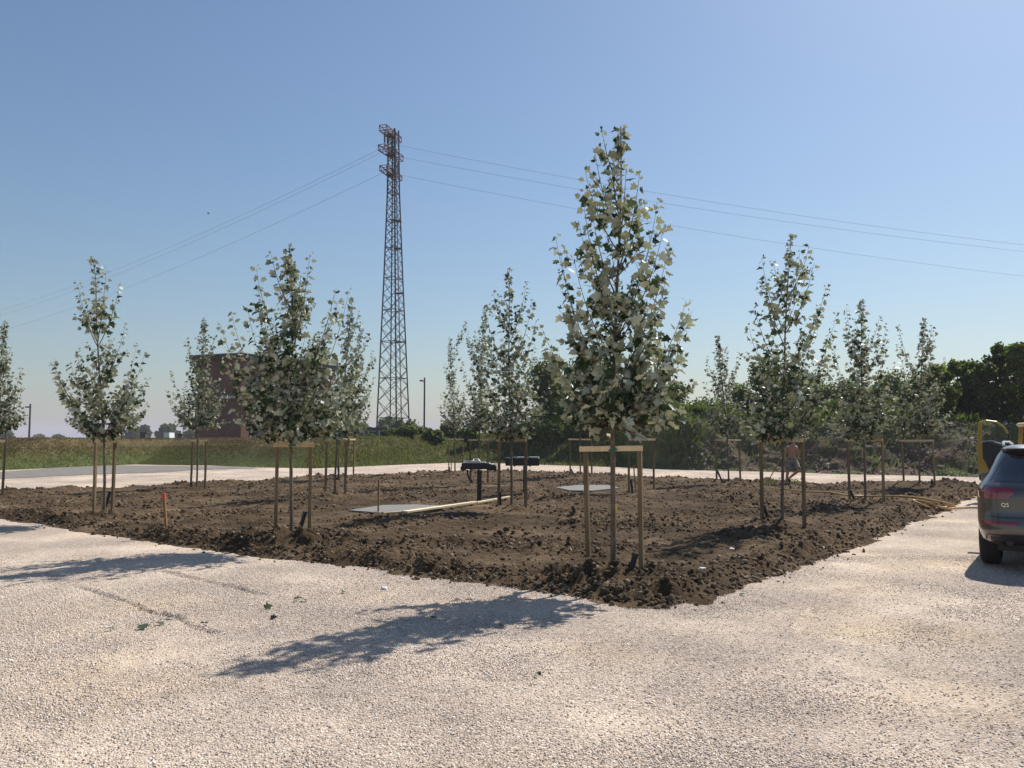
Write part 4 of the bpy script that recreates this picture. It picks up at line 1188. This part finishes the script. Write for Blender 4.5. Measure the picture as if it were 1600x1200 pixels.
# low open shelter beside the building
def shelter():
    base = A(588, 686, 118.0); base.z = -.35
    root = thing("open_shelter", base, "low dark roofed shelter with pale posts between building and pylon", "shelter")
    top = A(588, 668, 118.0).z + .35
    MB().box((0, 0, top - .2), (3.6, 3.0, .35), bev=.03).build("roof", M['darkfascia'], root)
    MB().box((0, 1.2, top / 2 - .3), (3.2, .2, top - .65)).build("back_wall", M['darkfascia'], root)
    for x in (-1.55, -.9, .6, 1.3): MB().box((x, -1.3, top / 2 - .19), (.16, .16, top - .4)).build("post", M['palecon'], root)
shelter()
def boxhut(px0, px1, py, D, label, mat, name):
    x0, x1 = (px0 - 800) / F * D, (px1 - 800) / F * D; top = A(px0, py, D).z
    root = thing(name, ((x0 + x1) / 2, D, -.35), label, "hut")
    w = x1 - x0
    MB().box((0, 0, (top + .1) / 2), (w * .92, w, top + .1)).build("wall", mat, root)
    MB().box((0, 0, top + .2), (w * 1.08, w * 1.15, .22), bev=.02).build("roof", M['darkfascia'], root)
    MB().box((w * .40, -w * .503, (top + .1) / 2), (w * .12, .06, top)).build("pale_jamb", M['palecon'], root)
boxhut(222, 232, 675, 120, "small dark hut standing under the hazy round far tree", M['darkfascia'], "hut")
boxhut(280, 288, 677, 120, "small dark hut right of the white van on the horizon", M['darkfascia'], "hut")
def far_van():
    D = 125.0; x0, x1 = (261 - 800) / F * D, (271.5 - 800) / F * D; zt = A(261, 676, D).z; w = x1 - x0
    root = thing("white_van", ((x0 + x1) / 2, D, -.35), "white van parked far away beyond the left bank", "van", rz=.0)
    m = MB(); hh = zt + .35
    V = []; prof = [(-w / 2, .45), (w / 2, .45), (w / 2, 1.2), (w * .42, 1.35), (w * .30, hh), (-w * .48, hh), (-w / 2, hh - .2)]
    for y in (-.95, .95): V += [(x, y, z) for x, z in prof]
    k = len(prof); m.add(V, [tuple(range(k)), tuple(reversed(range(k, 2 * k)))] + [(i + k, (i + 1) % k + k, (i + 1) % k, i) for i in range(k)])
    m.build("body", M['white'], root)
    MB().box((w * .30, -.96, 1.75), (w * .16, .03, .55)).build("window", M['window'], root)
    for x in (-w * .3, w * .32):
        MB().tube([(x, -.98, .36), (x, .98, .36)], .36, 16).build("wheel", M['tyre'], root, smooth=True)
far_van()

# ------------------------------------------------------------------ pylon and wires
def pylon():
    D = 93.0
    c = A(614.5, 687, D); c.z = -.3
    root = thing("lattice_pylon", c, "tall slender steel lattice pylon with three short red cross arms", "pylon")
    Ht = A(610, 203, D).z + .3; zt = lambda py: A(610, py, D).z + .3
    r0 = 24.3 / F * D * 1.03; th = math.radians(19)
    dirs = [Vector((math.cos(th + k * math.pi / 2), math.sin(th + k * math.pi / 2), 0)) for k in range(4)]
    lean = Vector((-4.3 / F * D, 0, 0))
    zk = [0, zt(290), Ht]; 
    def rad(z):
        return float(np.interp(z, [0, zt(653), zt(435), zt(300), Ht], [r0 * 1.04, r0, r0 * .60, r0 * .385, r0 * .33]))
    def corner(k, z): return dirs[k] * rad(z) + lean * (z / Ht) + Vector((0, 0, z))
    for k in range(4):
        m = MB(); zs = [0, zt(653), zt(591), zt(534), zt(485), zt(435), zt(388), zt(302), Ht]
        for i in range(len(zs) - 1): m.bar(corner(k, zs[i]), corner(k, zs[i + 1]), .13, .13)
        m.build("leg", M['galv'], root)
    # lattice panels: one object per face
    lv = [zt(653)]; z = lv[0]
    while z < Ht - .3:
        z += max(.95, rad(z) * 1.05); lv.append(min(z, Ht - .05))
    for k in range(4):
        j = (k + 1) % 4; m = MB()
        for i in range(len(lv) - 1):
            a0, a1, b0, b1 = corner(k, lv[i]), corner(k, lv[i + 1]), corner(j, lv[i]), corner(j, lv[i + 1])
            m.bar(a0, b1, .055, .05); m.bar(b0, a1, .05, .045)
        for py in (653, 591, 534, 485, 435, 388, 345, 302):
            z = zt(py); m.bar(corner(k, z), corner(j, z), .075, .07)
        m.build("lattice_face", M['galv'], root)
    # ladder
    m = MB(); lx = dirs[0] * .35
    for sgn in (-.2, .2):
        m.bar(dirs[0] * (rad(0) * .55) + dirs[1] * sgn, dirs[0] * (rad(Ht) * .3) + lean + dirs[1] * sgn + Vector((0, 0, Ht)), .05, .05)
    z = 1.0
    while z < Ht:
        q = dirs[0] * (rad(0) * .55 + (rad(Ht) * .3 - rad(0) * .55) * z / Ht) + lean * (z / Ht) + Vector((0, 0, z))
        m.bar(q - dirs[1] * .2, q + dirs[1] * .2, .03, .03); z += .45
    m.build("ladder", M['redsteel'], root)
    for py in (534, 458, 388, 345):
        z = zt(py); q = dirs[0] * (rad(z) * .55) + lean * (z / Ht)
        MB().box(q + Vector((0, 0, z)), (.9, .7, .10)).build("rest_platform", M['redsteel'], root)
    arms = [((598, 206), (622, 221), 1.0), ((596, 235), (625, 251.5), 1.0), ((598.5, 268), (623, 281), .9)]
    ends = []
    for (lp, rp, sc) in arms:
        Dl = D - 2.0; Dr = D + 2.0
        a = A(lp[0], lp[1], Dl) - c; b_ = A(rp[0], rp[1], Dr) - c
        zc = (a.z + b_.z) / 2; a.z = b_.z = zc
        mid = lean * (zc / Ht) + Vector((0, 0, zc))
        m = MB(); ax = (b_ - a).normalized(); sd = Vector((-ax.y, ax.x, 0)) * .42; up = Vector((0, 0, .62 * sc))
        for s1 in (sd, -sd):
            m.bar(a + s1, b_ + s1, .09, .09); m.bar(a + s1 + up, b_ + s1 + up, .09, .09)
            m.bar(a + s1, a + s1 + up, .07, .07); m.bar(b_ + s1, b_ + s1 + up, .07, .07)
            for i in range(6):
                p, q = a.lerp(b_, i / 6) + s1, a.lerp(b_, (i + 1) / 6) + s1
                if i % 2: m.bar(p, q + up, .05, .05)
                else: m.bar(p + up, q, .05, .05)
        for e in range(7):
            p = a.lerp(b_, e / 6); m.bar(p + sd, p - sd, .06, .06); m.bar(p + sd + up, p - sd + up, .06, .06)
        m.box((a + b_) / 2 + Vector((0, 0, 0.02)), (.9, .9, .06))
        m.build("cross_arm", M['redsteel'], root)
        ends.append((a, b_))
    ins = [(ends[0][0] + Vector((.35, .25, 0)), 1.7), (ends[0][1] - Vector((.5, .6, 0)), 1.7), (ends[1][1] - Vector((.35, .4, 0)), 1.6)]
    tips = []
    for (p, L) in ins:
        m = MB()
        for dx in (-.14, .14):
            q = p + Vector((dx, dx, 0)); m.tube([q, q - Vector((0, 0, L))], .03, 6)
            for k in range(9): m.tube([q - Vector((0, 0, .25 + k * .13)), q - Vector((0, 0, .31 + k * .13))], .11, 8)
        m.bar(p + Vector((-.2, -.2, -L)), p + Vector((.2, .2, -L)), .06, .06)
        m.build("insulator", M['glassins'], root); tips.append(c + p - Vector((0, 0, L + .02)))
    def wire(a, b_, sag, label):
        pts = []; n = 48
        for i in range(n + 1):
            t = i / n; p = a.lerp(b_, t); p.z -= sag * 4 * t * (1 - t); pts.append(p)
        m = MB(); m.tube(pts, .014, 5); tag(m.build("power_cable", M['wire']), label, "power cable", "thin cables strung from the pylon")
    Lp = [tips[0], c + ends[1][0] + Vector((0, 0, -.3)), c + ends[2][0] + Vector((0, 0, -.3))]
    for a, py, lab in zip(Lp, (492, 500, 524), ("topmost cable running from the pylon down to the left edge", "middle cable running from the pylon down to the left edge", "lowest cable running from the pylon down to the left edge")):
        wire(a, A(-25, py, 190.0), 1.8, lab)
    Rp = [c + ends[0][1] + Vector((.1, 0, -.3)), tips[1], tips[2]]
    for a, py, lab in zip(Rp, (386, 396, 435), ("topmost cable running from the pylon to the right edge", "middle cable running from the pylon to the right edge", "lowest cable running from the pylon to the right edge")):
        wire(a, A(1630, py, 105.0), .9, lab)
pylon()

def lamp(px, top, base, D, label, arm=-1):
    x = (px - 800) / F * D; z = A(px, top, D).z
    root = thing("lamp_pole", (x, D, -.3), label, "lamp pole", "dark lamp poles beyond the bank")
    r = .065 * D / 70
    MB().tube([(0, 0, 0), (0, 0, z + .3)], [r * 1.3, r], 10).build("pole", M['galv'], root, smooth=True)
    if arm:
        zz = z + .3 - (5.2 / F * D) * 1.0
        MB().tube([(0, 0, zz - .15), (arm * .14 * D / 70, 0, zz)], r * .5, 6).build("arm", M['galv'], root)
        MB().box((arm * .26 * D / 70, 0, zz + .02), (.30 * D / 70, .2, .12 * D / 70), bev=.01).build("lamp_head", M['galv'], root)
lamp(663, 590, 678, 76, "dark lamp pole standing on the bank right of the pylon")
lamp(47, 631, 688, 120, "dark lamp pole on the horizon near the left edge")
lamp(10.5, 648, 688, 120, "slim dark pole half hidden behind the leftmost poplar", 0)

# bird
def bird():
    p = A(325.5, 333.5, 70.0)
    root = thing("bird", p, "small dark bird flying high left of the pylon", "bird")
    bm = bmesh.new(); bmesh.ops.create_icosphere(bm, subdivisions=2, radius=.05)
    for v in bm.verts:
        v.co.x *= 2.1
        if v.co.x < -.05: v.co.y *= .5; v.co.z *= .35
    me = bpy.data.meshes.new("body"); bm.to_mesh(me); bm.free(); link("body", me, M['bird'], root)
    for s1 in (1, -1):
        V = [(.05, 0, 0), (-.05, 0, 0), (-.04, s1 * .12, .05), (.04, s1 * .12, .055), (-.03, s1 * .24, .03), (.05, 0, .012), (-.05, 0, .012), (-.04, s1 * .12, .062), (.04, s1 * .12, .067), (-.03, s1 * .24, .034)]
        m = MB(); m.add(V, [(0, 1, 2, 3), (3, 2, 4), (8, 7, 6, 5), (9, 7, 8), (0, 3, 8, 5), (1, 6, 7, 2), (3, 4, 9, 8), (2, 7, 9, 4)])
        m.build("wing", M['bird'], root)
bird()

# ------------------------------------------------------------------ car
def car():
    a = math.radians(34.5)
    W = G(1550, 880, 0)
    r = Vector((math.cos(a), -math.sin(a), 0)); h = Vector((math.sin(a), math.cos(a), 0))
    O = W + r * .80 - h * .93
    root = thing("parked_suv", O, "dark grey metallic SUV parked at the right edge seen from behind", "car", rz=-a)
    PW = 6.0
    LV = [ # z, y0, y1, w
     (.345, .10, 4.50, .86), (.40, .035, 4.58, .915), (.50, .0, 4.62, .94), (.62, -.005, 4.63, .948), (.70, .03, 4.62, .95), (.80, .045, 4.60, .95), (.94, .04, 4.55, .948), (1.04, .05, 4.40, .938), (1.09, .08, 4.15, .918),
     (1.115, .12, 3.55, .895), (1.15, .16, 3.40, .865), (1.25, .27, 3.05, .80), (1.38, .39, 2.75, .74), (1.48, .49, 2.55, .695), (1.545, .56, 2.40, .655), (1.58, .50, 2.3, .635), (1.605, .53, 2.2, .60), (1.632, .72, 2.05, .50), (1.645, .95, 1.9, .32)]
    def lvl(z):
        zs = [l[0] for l in LV]; return [float(np.interp(z, zs, [l[i] for l in LV])) for i in (1, 2, 3)]
    def rear_y(x, z, off=.0):
        y0, y1, w = lvl(z); l = (y1 - y0) / 2
        return (y0 + y1) / 2 - l * (max(0, 1 - abs(x / w) ** PW)) ** (1 / PW) - off
    n = 96; V = []; Fs = []
    for (z, y0, y1, w) in LV:
        l = (y1 - y0) / 2
        for k in range(n):
            t = 2 * math.pi * k / n; ct, st = math.cos(t), math.sin(t)
            V.append((w * math.copysign(abs(ct) ** (2 / PW), ct), (y0 + y1) / 2 + l * math.copysign(abs(st) ** (2 / PW), st), z))
    for i in range(len(LV) - 1):
        for k in range(n):
            j = (k + 1) % n; Fs.append((i * n + k, i * n + j, (i + 1) * n + j, (i + 1) * n + k))
    Fs.append(tuple(range((len(LV) - 1) * n, len(LV) * n))); Fs.append(tuple(reversed(range(n))))
    m = MB(); m.add(V, Fs); body = m.build("body", M['paint'], root, smooth=True)
    def patch(name, mat, xf, zs, off, nx=18, parent=root, thick=.012):
        """panel on the tail: xf(z)->(x0,x1)"""
        V = []; rows = len(zs)
        for lay in (0, 1):
            for z in zs:
                x0, x1 = xf(z)
                for i in range(nx + 1):
                    x = x0 + (x1 - x0) * i / nx; V.append((x, rear_y(x, z, off - lay * thick), z))
        Fs = []; S1 = nx + 1
        for i in range(rows - 1):
            for j in range(nx): q = i * S1 + j; Fs.append((q, q + 1, q + 1 + S1, q + S1))
        b0 = rows * S1
        rim = [j for j in range(S1)] + [i * S1 + nx for i in range(1, rows)] + [(rows - 1) * S1 + j for j in range(nx - 1, -1, -1)] + [i * S1 for i in range(rows - 2, 0, -1)]
        for u in range(len(rim)):
            a_, b2 = rim[u], rim[(u + 1) % len(rim)]; Fs.append((a_, a_ + b0, b2 + b0, b2))
        m = MB(); m.add(V, Fs); return m.build(name, mat, parent, smooth=True)
    lin = lambda a, b_, k: [a + (b_ - a) * i / k for i in range(k + 1)]
    patch("rear_window", M['carglass'], lambda z: (-(.74 - (z - 1.16) * .50), .74 - (z - 1.16) * .50), lin(1.16, 1.51, 8), .006)
    patch("spoiler", M['paint'], lambda z: (-.62, .62), lin(1.545, 1.60, 3), .06, thick=.10)
    for sgn in (-1, 1):
        def xf(z, sgn=sgn):
            outer = .925 - max(0, z - 1.0) * .35; inner = .44 + abs(z - 1.03) * .9
            return (sgn * outer, sgn * inner)
        patch("tail_light", M['taillight'], xf, lin(.935, 1.085, 6), .010)
        patch("rear_reflector", M['taillight'], lambda z, s_=sgn: (s_ * .88, s_ * .42), lin(.60, .655, 2), .008)
        m = MB(); e = sgn * .52; m.tube([(e, rear_y(e, .40) - .03, .385), (e, rear_y(e, .40) + .25, .385)], .055, 20, cap=False); ex = m.build("exhaust_tip", M['chrome'], root, smooth=True); m = MB(); m.tube([(e, rear_y(e, .4) - .012, .385), (e, rear_y(e, .4) + .2, .385)], .048, 20); m.build("pipe_bore", M['trim'], ex, smooth=True)
        m = MB(); m.tube([(sgn * .60, .80, 1.622), (sgn * .615, 1.0, 1.668), (sgn * .61, 2.0, 1.672), (sgn * .58, 2.25, 1.635)], .017, 8); m.build("roof_rail", M['chrome'], root, smooth=True)
        # side glazing
        V = []; zz = lin(1.15, 1.50, 5); yy = lin(.95, 2.75, 14)
        for z in zz:
            y0, y1, w = lvl(z); l = (y1 - y0) / 2; yc = (y0 + y1) / 2
            for y in yy:
                yv = yc + (y - 1.85) / 1.8 * (l * 1.35)
                V.append((sgn * (w * (max(0, 1 - abs((yv - yc) / l) ** PW)) ** (1 / PW) + .006), yv, z))
        S1 = len(yy); Fs = [(i * S1 + j, i * S1 + j + 1, (i + 1) * S1 + j + 1, (i + 1) * S1 + j) for i in range(len(zz) - 1) for j in range(S1 - 1)]
        if sgn > 0: Fs = [tuple(reversed(f)) for f in Fs]
        m = MB(); m.add(V, Fs); m.build("side_window", M['carglass'], root, smooth=True)
        MB().box((sgn * 1.0, 2.95, 1.10), (.20, .12, .14), bev=.03).build("mirror", M['paint'], root)
        patch_y = (.93, 3.74)
        for wy in patch_y:
            m = MB(); xo = sgn * .80
            ww = .118
            prof = [(-ww, .30), (-ww, .335), (-ww * .85, .358), (-ww * .5, .366), (ww * .5, .366), (ww * .85, .358), (ww, .335), (ww, .30)]
            V = []; nn = 40
            for k in range(nn):
                t = 2 * math.pi * k / nn
                for (px_, rr) in prof: V.append((xo + px_, wy + rr * math.cos(t), .366 + rr * math.sin(t)))
            q = len(prof); Fs = [(k * q + i, k * q + i + 1, ((k + 1) % nn) * q + i + 1, ((k + 1) % nn) * q + i) for k in range(nn) for i in range(q - 1)]
            m.add(V, Fs)
            for gx in (-.06, -.02, .02, .06): m.tube([(xo + gx, wy + .368 * math.cos(t), .366 + .368 * math.sin(t)) for t in [2 * math.pi * k / 40 for k in range(41)]], .004, 4, cap=False)
            wl = m.build("wheel", M['tyre'], root, smooth=True)
            m = MB(); m.tube([(xo - .10, wy, .366), (xo + .10, wy, .366)], .06, 16)
            for k in range(5):
                t = k * 1.2566; m.bar((xo + sgn * .09, wy, .366), (xo + sgn * .085, wy + .29 * math.cos(t), .366 + .29 * math.sin(t)), .03, .07)
            m.tube([(xo + sgn * .06, wy + .295 * math.cos(t), .366 + .295 * math.sin(t)) for t in [2 * math.pi * k / 40 for k in range(41)]], .022, 6, cap=False)
            m.tube([(xo - .02, wy, .366), (xo + .0, wy, .366)], .29, 32)
            m.build("rim", M['steel'], wl, smooth=True)
            m = MB(); m.tube([(sgn * (.868), wy + .41 * math.cos(t), .40 + .40 * math.sin(t)) for t in [math.pi * k / 20 for k in range(21)]], .03, 8)
            m.build("wheel_arch", M['trim'], root, smooth=True)
    patch("bumper_trim", M['trim'], lambda z: (-.80, .80), lin(.35, .455, 4), .010, thick=.03)
    patch("bumper_step", M['trim'], lambda z: (-.86, .86), lin(.468, .482, 1), .014, thick=.02)
    patch("tailgate_seam", M['trim'], lambda z: (-.80, .80), lin(.700, .712, 1), .004)
    MB().box((0, 1.9, .30), (1.36, 3.0, .12)).build("underbody", M['trim'], root)
    MB().box((0, rear_y(0, .8) - .012, .80), (.52, .012, .115), bev=.003).build("number_plate", M['plate'], root)
    MB().box((0, rear_y(0, 1.3) - .05, 1.16), (.5, .015, .018)).build("wiper", M['trim'], root)
    # badge
    cu = bpy.data.curves.new("badge", 'FONT'); cu.body = "Q5"; cu.size = .066; cu.extrude = .004; cu.space_character = 1.1
    ob = bpy.data.objects.new("badge_src", cu); COL.objects.link(ob)
    dg = bpy.context.evaluated_depsgraph_get(); me = bpy.data.meshes.new_from_object(ob.evaluated_get(dg)); bpy.data.objects.remove(ob)
    me.materials.clear(); bd = link("badge", me, M['chrome'], root)
    xb = -.60; bd.location = (xb, rear_y(-.54, .87) - .012, .845)
    sl = math.atan2(rear_y(-.50, .87) - rear_y(-.60, .87), .10); bd.rotation_euler = (math.pi / 2, 0, sl)
car()

# ------------------------------------------------------------------ yellow truck with open door
def truck():
    D = 22.6
    hinge = A(1578, 687, D); hinge.z = 0
    root = thing("yellow_truck", hinge, "yellow tipper truck with its cab door standing open behind the grey car", "truck", rz=-.30)
    # local: +y forward (away), +x right. hinge at origin
    MB().box((1.02, .55, 1.12), (1.85, 1.5, .80), bev=.08).build("cab", M['yellow'], root)
    m = MB()
    m.box((1.15, .62, 2.12), (1.40, 1.2, .12), bev=.05)
    for x in (.52, 1.80):
        for y in (.10, 1.15): m.bar((x, y, 1.48), (x + (.05 if x < 1 else -.05), y, 2.08), .09, .09, .02)
    m.build("cab_roof", M['yellow'], root)
    MB().box((.95, -.27, 1.92), (1.35, .03, .30)).build("rear_window", M['carglass'], root)
    # door: local plane opened outwards towards the left
    dr = Vector((-.93, .36, 0)).normalized(); nrm = Vector((-dr.y, dr.x, 0))
    def dp(u, z, t=0): return Vector((0, 0, 0)) + dr * u + nrm * t + Vector((0, 0, z))
    Rm = Matrix((dr, nrm, Vector((0, 0, 1)))).transposed()
    m = MB()
    prof = [(.04, .85), (.52, .72), (.58, .62), (.66, .62), (.72, 1.05), (.77, 1.12), (.77, 1.60), (.04, 1.52)]
    V = [dp(u, z, t) for t in (-.045, .045) for u, z in prof]; k = len(prof)
    m.add(V, [tuple(range(k)), tuple(reversed(range(k, 2 * k)))] + [(i + k, (i + 1) % k + k, (i + 1) % k, i) for i in range(k)])
    m.bar(dp(.735, 1.58), dp(.70, 2.20), .10, .09, .015); 
    m.tube([dp(.70, 2.18), dp(.55, 2.22), dp(.30, 2.18), dp(.12, 2.03), dp(.03, 1.86)], .030, 8)
    m.bar(dp(.72, .66), dp(.75, 1.6), .10, .10, .015)
    door = m.build("door", M['yellow'], root)
    m = MB(); V = [dp(u, z, t) for t in (.047, .060) for u, z in [(.08, .90), (.50, .80), (.60, 1.10), (.655, 1.18), (.655, 1.60), (.50, 1.64), (.08, 1.50)]]; k = 7
    m.add(V, [tuple(range(k)), tuple(reversed(range(k, 2 * k)))] + [(i + k, (i + 1) % k + k, (i + 1) % k, i) for i in range(k)])
    m.build("door_lining", M['greytrim'], door)
    m = MB(); m.tube([dp(.66, 1.64, .055), dp(.45, 1.68, .055), dp(.20, 1.60, .055), dp(.06, 1.50, .055)], .014, 6); m.build("window_sill_trim", M['chrome'], door)
    m = MB(); m.bar(dp(.035, 1.5), dp(.03, 1.90), .045, .05); m.build("window_frame", M['trim'], door)
    m = MB(); m.box((.95, -1.75, 1.05), (1.9, 2.6, .12), bev=.01)
    for x in (.02, 1.88): m.box((x, -1.75, 1.33), (.05, 2.6, .42), bev=.008)
    m.box((.95, -3.03, 1.33), (1.81, .05, .42), bev=.008); m.build("tipper_bed", M['yellow'], root)
    m = MB(); 
    for z in (1.3, 1.5, 1.7, 1.9, 2.1): m.box((1.15, -.38, z), (1.5, .05, .10), bev=.005)
    m.box((1.12, -.40, 2.29), (1.75, .09, .07), bev=.005)
    for x in (.42, 1.1, 1.86): m.box((x, -.33, 1.7), (.06, .05, 1.1))
    m.build("headboard", M['yellow'], root)
    m = MB(); m.box((.95, -1.2, .72), (.8, 4.2, .18)); m.build("chassis", M['trim'], root)
    for x in (.25, 1.65):
        for y in (.75, -2.3):
            m = MB(); m.tube([(x - .12, y, .40), (x + .12, y, .40)], .40, 24); w = m.build("wheel", M['tyre'], root, smooth=True)
            MB().tube([(x - .13, y, .40), (x + .13, y, .40)], .2, 16).build("rim", M['steel'], w, smooth=True)
truck()

# ------------------------------------------------------------------ person
def person():
    base = G(1229, 758, .10)
    root = thing("person", base, "shirtless person in grey shorts striding with a hose behind the stake frame", "person")
    def W(px, py, dy=0.0): v = A(px, py, base.y + dy) - base; return v
    Jt = {}
    J = [ # name, px, py, depth, radius
     ('pelvis', 1237, 720.5, 0, .115), ('waist', 1237.5, 714, -.02, .120), ('chest', 1237.5, 704, -.03, .150), ('upchest', 1238, 699.5, -.02, .135), ('neck', 1239, 695, .02, .058), ('chin', 1239.5, 692.5, .03, .060), ('head', 1240, 688.5, .05, .088), ('crown', 1240.2, 685.5, .06, .070),
     ('shL', 1230.5, 699, 0, .062), ('elL', 1226.5, 709, .08, .043), ('wrL', 1222, 715, -.15, .028),
     ('shR', 1244.5, 699, 0, .062), ('elR', 1246.5, 710.5, -.02, .042), ('wrR', 1251.3, 703.5, -.12, .028),
     ('hipL', 1233.5, 722, 0, .095), ('knL', 1230.5, 738, -.06, .060), ('anL', 1228.8, 754, .02, .038), ('toeL', 1227.4, 757.2, -.16, .030),
     ('hipR', 1241, 722, 0, .098), ('knR', 1247.3, 735.5, -.22, .062), ('anR', 1231.8, 748, .28, .038), ('toeR', 1233.5, 753.2, .20, .030)]
    vs = []; idx = {}; rad = []
    for i, (nm, px, py, dy, r) in enumerate(J):
        idx[nm] = i; vs.append(W(px, py, dy)); rad.append(r)
    E_ = [('pelvis', 'waist'), ('waist', 'chest'), ('chest', 'upchest'), ('upchest', 'neck'), ('neck', 'chin'), ('chin', 'head'), ('head', 'crown'), ('upchest', 'shL'), ('shL', 'elL'), ('elL', 'wrL'), ('upchest', 'shR'), ('shR', 'elR'), ('elR', 'wrR'),
          ('pelvis', 'hipL'), ('hipL', 'knL'), ('knL', 'anL'), ('anL', 'toeL'), ('pelvis', 'hipR'), ('hipR', 'knR'), ('knR', 'anR'), ('anR', 'toeR')]
    ed = [(idx[a], idx[b_]) for a, b_ in E_]
    def split(a, b_, t, r):   # extra vertex for muscle shape
        i, j = idx[a], idx[b_]; ed.remove((i, j)); vs.append(vs[i].lerp(vs[j], t)); rad.append(r); k = len(vs) - 1; ed.append((i, k)); ed.append((k, j))
    split('knL', 'anL', .3, .056); split('knR', 'anR', .3, .056); split('hipL', 'knL', .4, .088); split('hipR', 'knR', .4, .09)
    split('shR', 'elR', .4, .052); split('shL', 'elL', .4, .052); split('elR', 'wrR', .3, .042); split('elL', 'wrL', .3, .042)
    # hands: palm plus five fingers
    for sd, el, wr in ((-1, 'elL', 'wrL'), (1, 'elR', 'wrR')):
        w = vs[idx[wr]]; d = (w - vs[idx[el]]).normalized()
        side = d.cross(Vector((0, 1, 0))).normalized(); nn = side.cross(d)
        palm = w + d * .055; vs.append(palm); rad.append(.026); pi = len(vs) - 1; ed.append((idx[wr], pi))
        for f, (o, L) in enumerate(((-.027, .062), (-.009, .072), (.010, .068), (.028, .054))):
            k0 = palm + d * .035 + side * o; k1 = k0 + d * L * .5 - nn * L * .25; k2 = k1 + d * L * .15 - nn * L * .45
            n0 = len(vs); vs.extend([k0, k1, k2]); rad.extend([.010, .009, .007]); ed.extend([(pi, n0), (n0, n0 + 1), (n0 + 1, n0 + 2)])
        t0 = palm - d * .01 + side * .036 * sd; t1 = t0 + d * .035 + side * .018 * sd - nn * .02
        n0 = len(vs); vs.extend([t0, t1]); rad.extend([.012, .009]); ed.extend([(pi, n0), (n0, n0 + 1)])
    me = bpy.data.meshes.new("body"); me.from_pydata([v[:] for v in vs], ed, []); me.update()
    o = link("body", me, None, root)
    sk = o.modifiers.new("skin", 'SKIN'); sk.use_smooth_shade = True
    for i, sv in enumerate(me.skin_vertices[0].data):
        sv.radius = (rad[i], rad[i] * (.72 if i in (idx['chest'], idx['waist'], idx['upchest']) else 1)); sv.use_root = (i == 0)
    sb = o.modifiers.new("subsurf", 'SUBSURF'); sb.levels = 1; sb.render_levels = 2
    me.materials.append(M['skin'])
    bpy.context.view_layer.update()
    dg = bpy.context.evaluated_depsgraph_get(); me2 = bpy.data.meshes.new_from_object(o.evaluated_get(dg))
    o.modifiers.clear(); o.data = me2; me2.materials.clear(); me2.materials.append(M['skin'])
    # face on the body mesh's head: nose and ears as hair-free child pieces are too small; shape hair cap
    h = vs[idx['head']]; bm = bmesh.new(); bmesh.ops.create_icosphere(bm, subdivisions=3, radius=.104)
    for v in list(bm.verts):
        if v.co.z < -.03 and v.co.y < .02: bm.verts.remove(v)
    mh = bpy.data.meshes.new("hair"); bm.to_mesh(mh); bm.free(); hr = link("hair", mh, M['hair'], root); hr.location = h + Vector((0, .012, .022))
    face = MB(); f0 = h + Vector((0, -.09, -.01))
    face.add([f0 + Vector((-.014, .01, -.02)), f0 + Vector((.014, .01, -.02)), f0 + Vector((0, -.022, -.016)), f0 + Vector((0, .005, .025))], [(0, 1, 2), (0, 2, 3), (2, 1, 3)]); face.build("nose", M['skin'], root)
    # shorts: two flared legs and a waist
    m = MB()
    pv = vs[idx['pelvis']]
    m.tube([pv + Vector((0, 0, .13)), pv + Vector((0, 0, .04)), pv - Vector((0, 0, .07))], [.152, .168, .172], 20)
    for k_, kn in (('hipL', 'knL'), ('hipR', 'knR')):
        a_, b2 = vs[idx[k_]], vs[idx[kn]]
        m.tube([a_ + Vector((0, 0, .03)), a_.lerp(b2, .35), a_.lerp(b2, .80)], [.120, .122, .112], 18, cap=False)
    m.build("shorts", M['shorts'], root, smooth=True)
    for an, to in (('anL', 'toeL'), ('anR', 'toeR')):
        a_, b2 = vs[idx[an]], vs[idx[to]]; d = (b2 - a_)
        m = MB(); m.tube([a_ - d * .25 - Vector((0, 0, .03)), a_ - Vector((0, 0, .035)), a_.lerp(b2, .6), b2 + d * .15], [.036, .050, .044, .026], 12); m.build("shoe", M['shoe'], root, smooth=True)
    # hose piece held in the hands
    hand = vs[idx['wrR']] + base; hand2 = vs[idx['wrL']] + base
    pts = [hand + Vector((.02, 0, .10)), hand, hand.lerp(hand2, .35) - Vector((0, .08, .30)), hand2, hand2 + Vector((-.10, 0, -.14)), A(1208, 738, base.y), A(1202, 750, base.y), A(1201, 760, base.y - .1), A(1206, 764, base.y - .2)]
    q_ = []
    for i in range(len(pts) - 1):
        p0, p1, p2, p3 = pts[max(i - 1, 0)], pts[i], pts[i + 1], pts[min(i + 2, len(pts) - 1)]
        for k in range(5):
            t = k / 5; q_.append(.5 * ((2 * p1) + (p2 - p0) * t + (2 * p0 - 5 * p1 + 4 * p2 - p3) * t * t + (3 * p1 - p0 - 3 * p2 + p3) * t ** 3))
    pts = q_ + [pts[-1]]
    m = MB(); m.tube(pts, [.018] * len(pts), 8); tag(m.build("held_hose", M['hose'], None, smooth=True), "brown curved hose end held by the shirtless person", "hose")
person()

# ------------------------------------------------------------------ haze
hz = MB(); hz.box((0, 1770, 24), (6600, 3560, 51.4))
m, nt, b, out = nodes_of("haze")
nt.nodes.remove(b)
pv = nt.nodes.new("ShaderNodeVolumePrincipled")
pv.inputs["Color"].default_value = (.90, .87, 1.0, 1); pv.inputs["Density"].default_value = .00042; pv.inputs["Anisotropy"].default_value = .0
nt.links.new(pv.outputs[0], out.inputs["Volume"])
tag(hz.build("haze", m), "pale summer haze", "haze", kind='stuff')
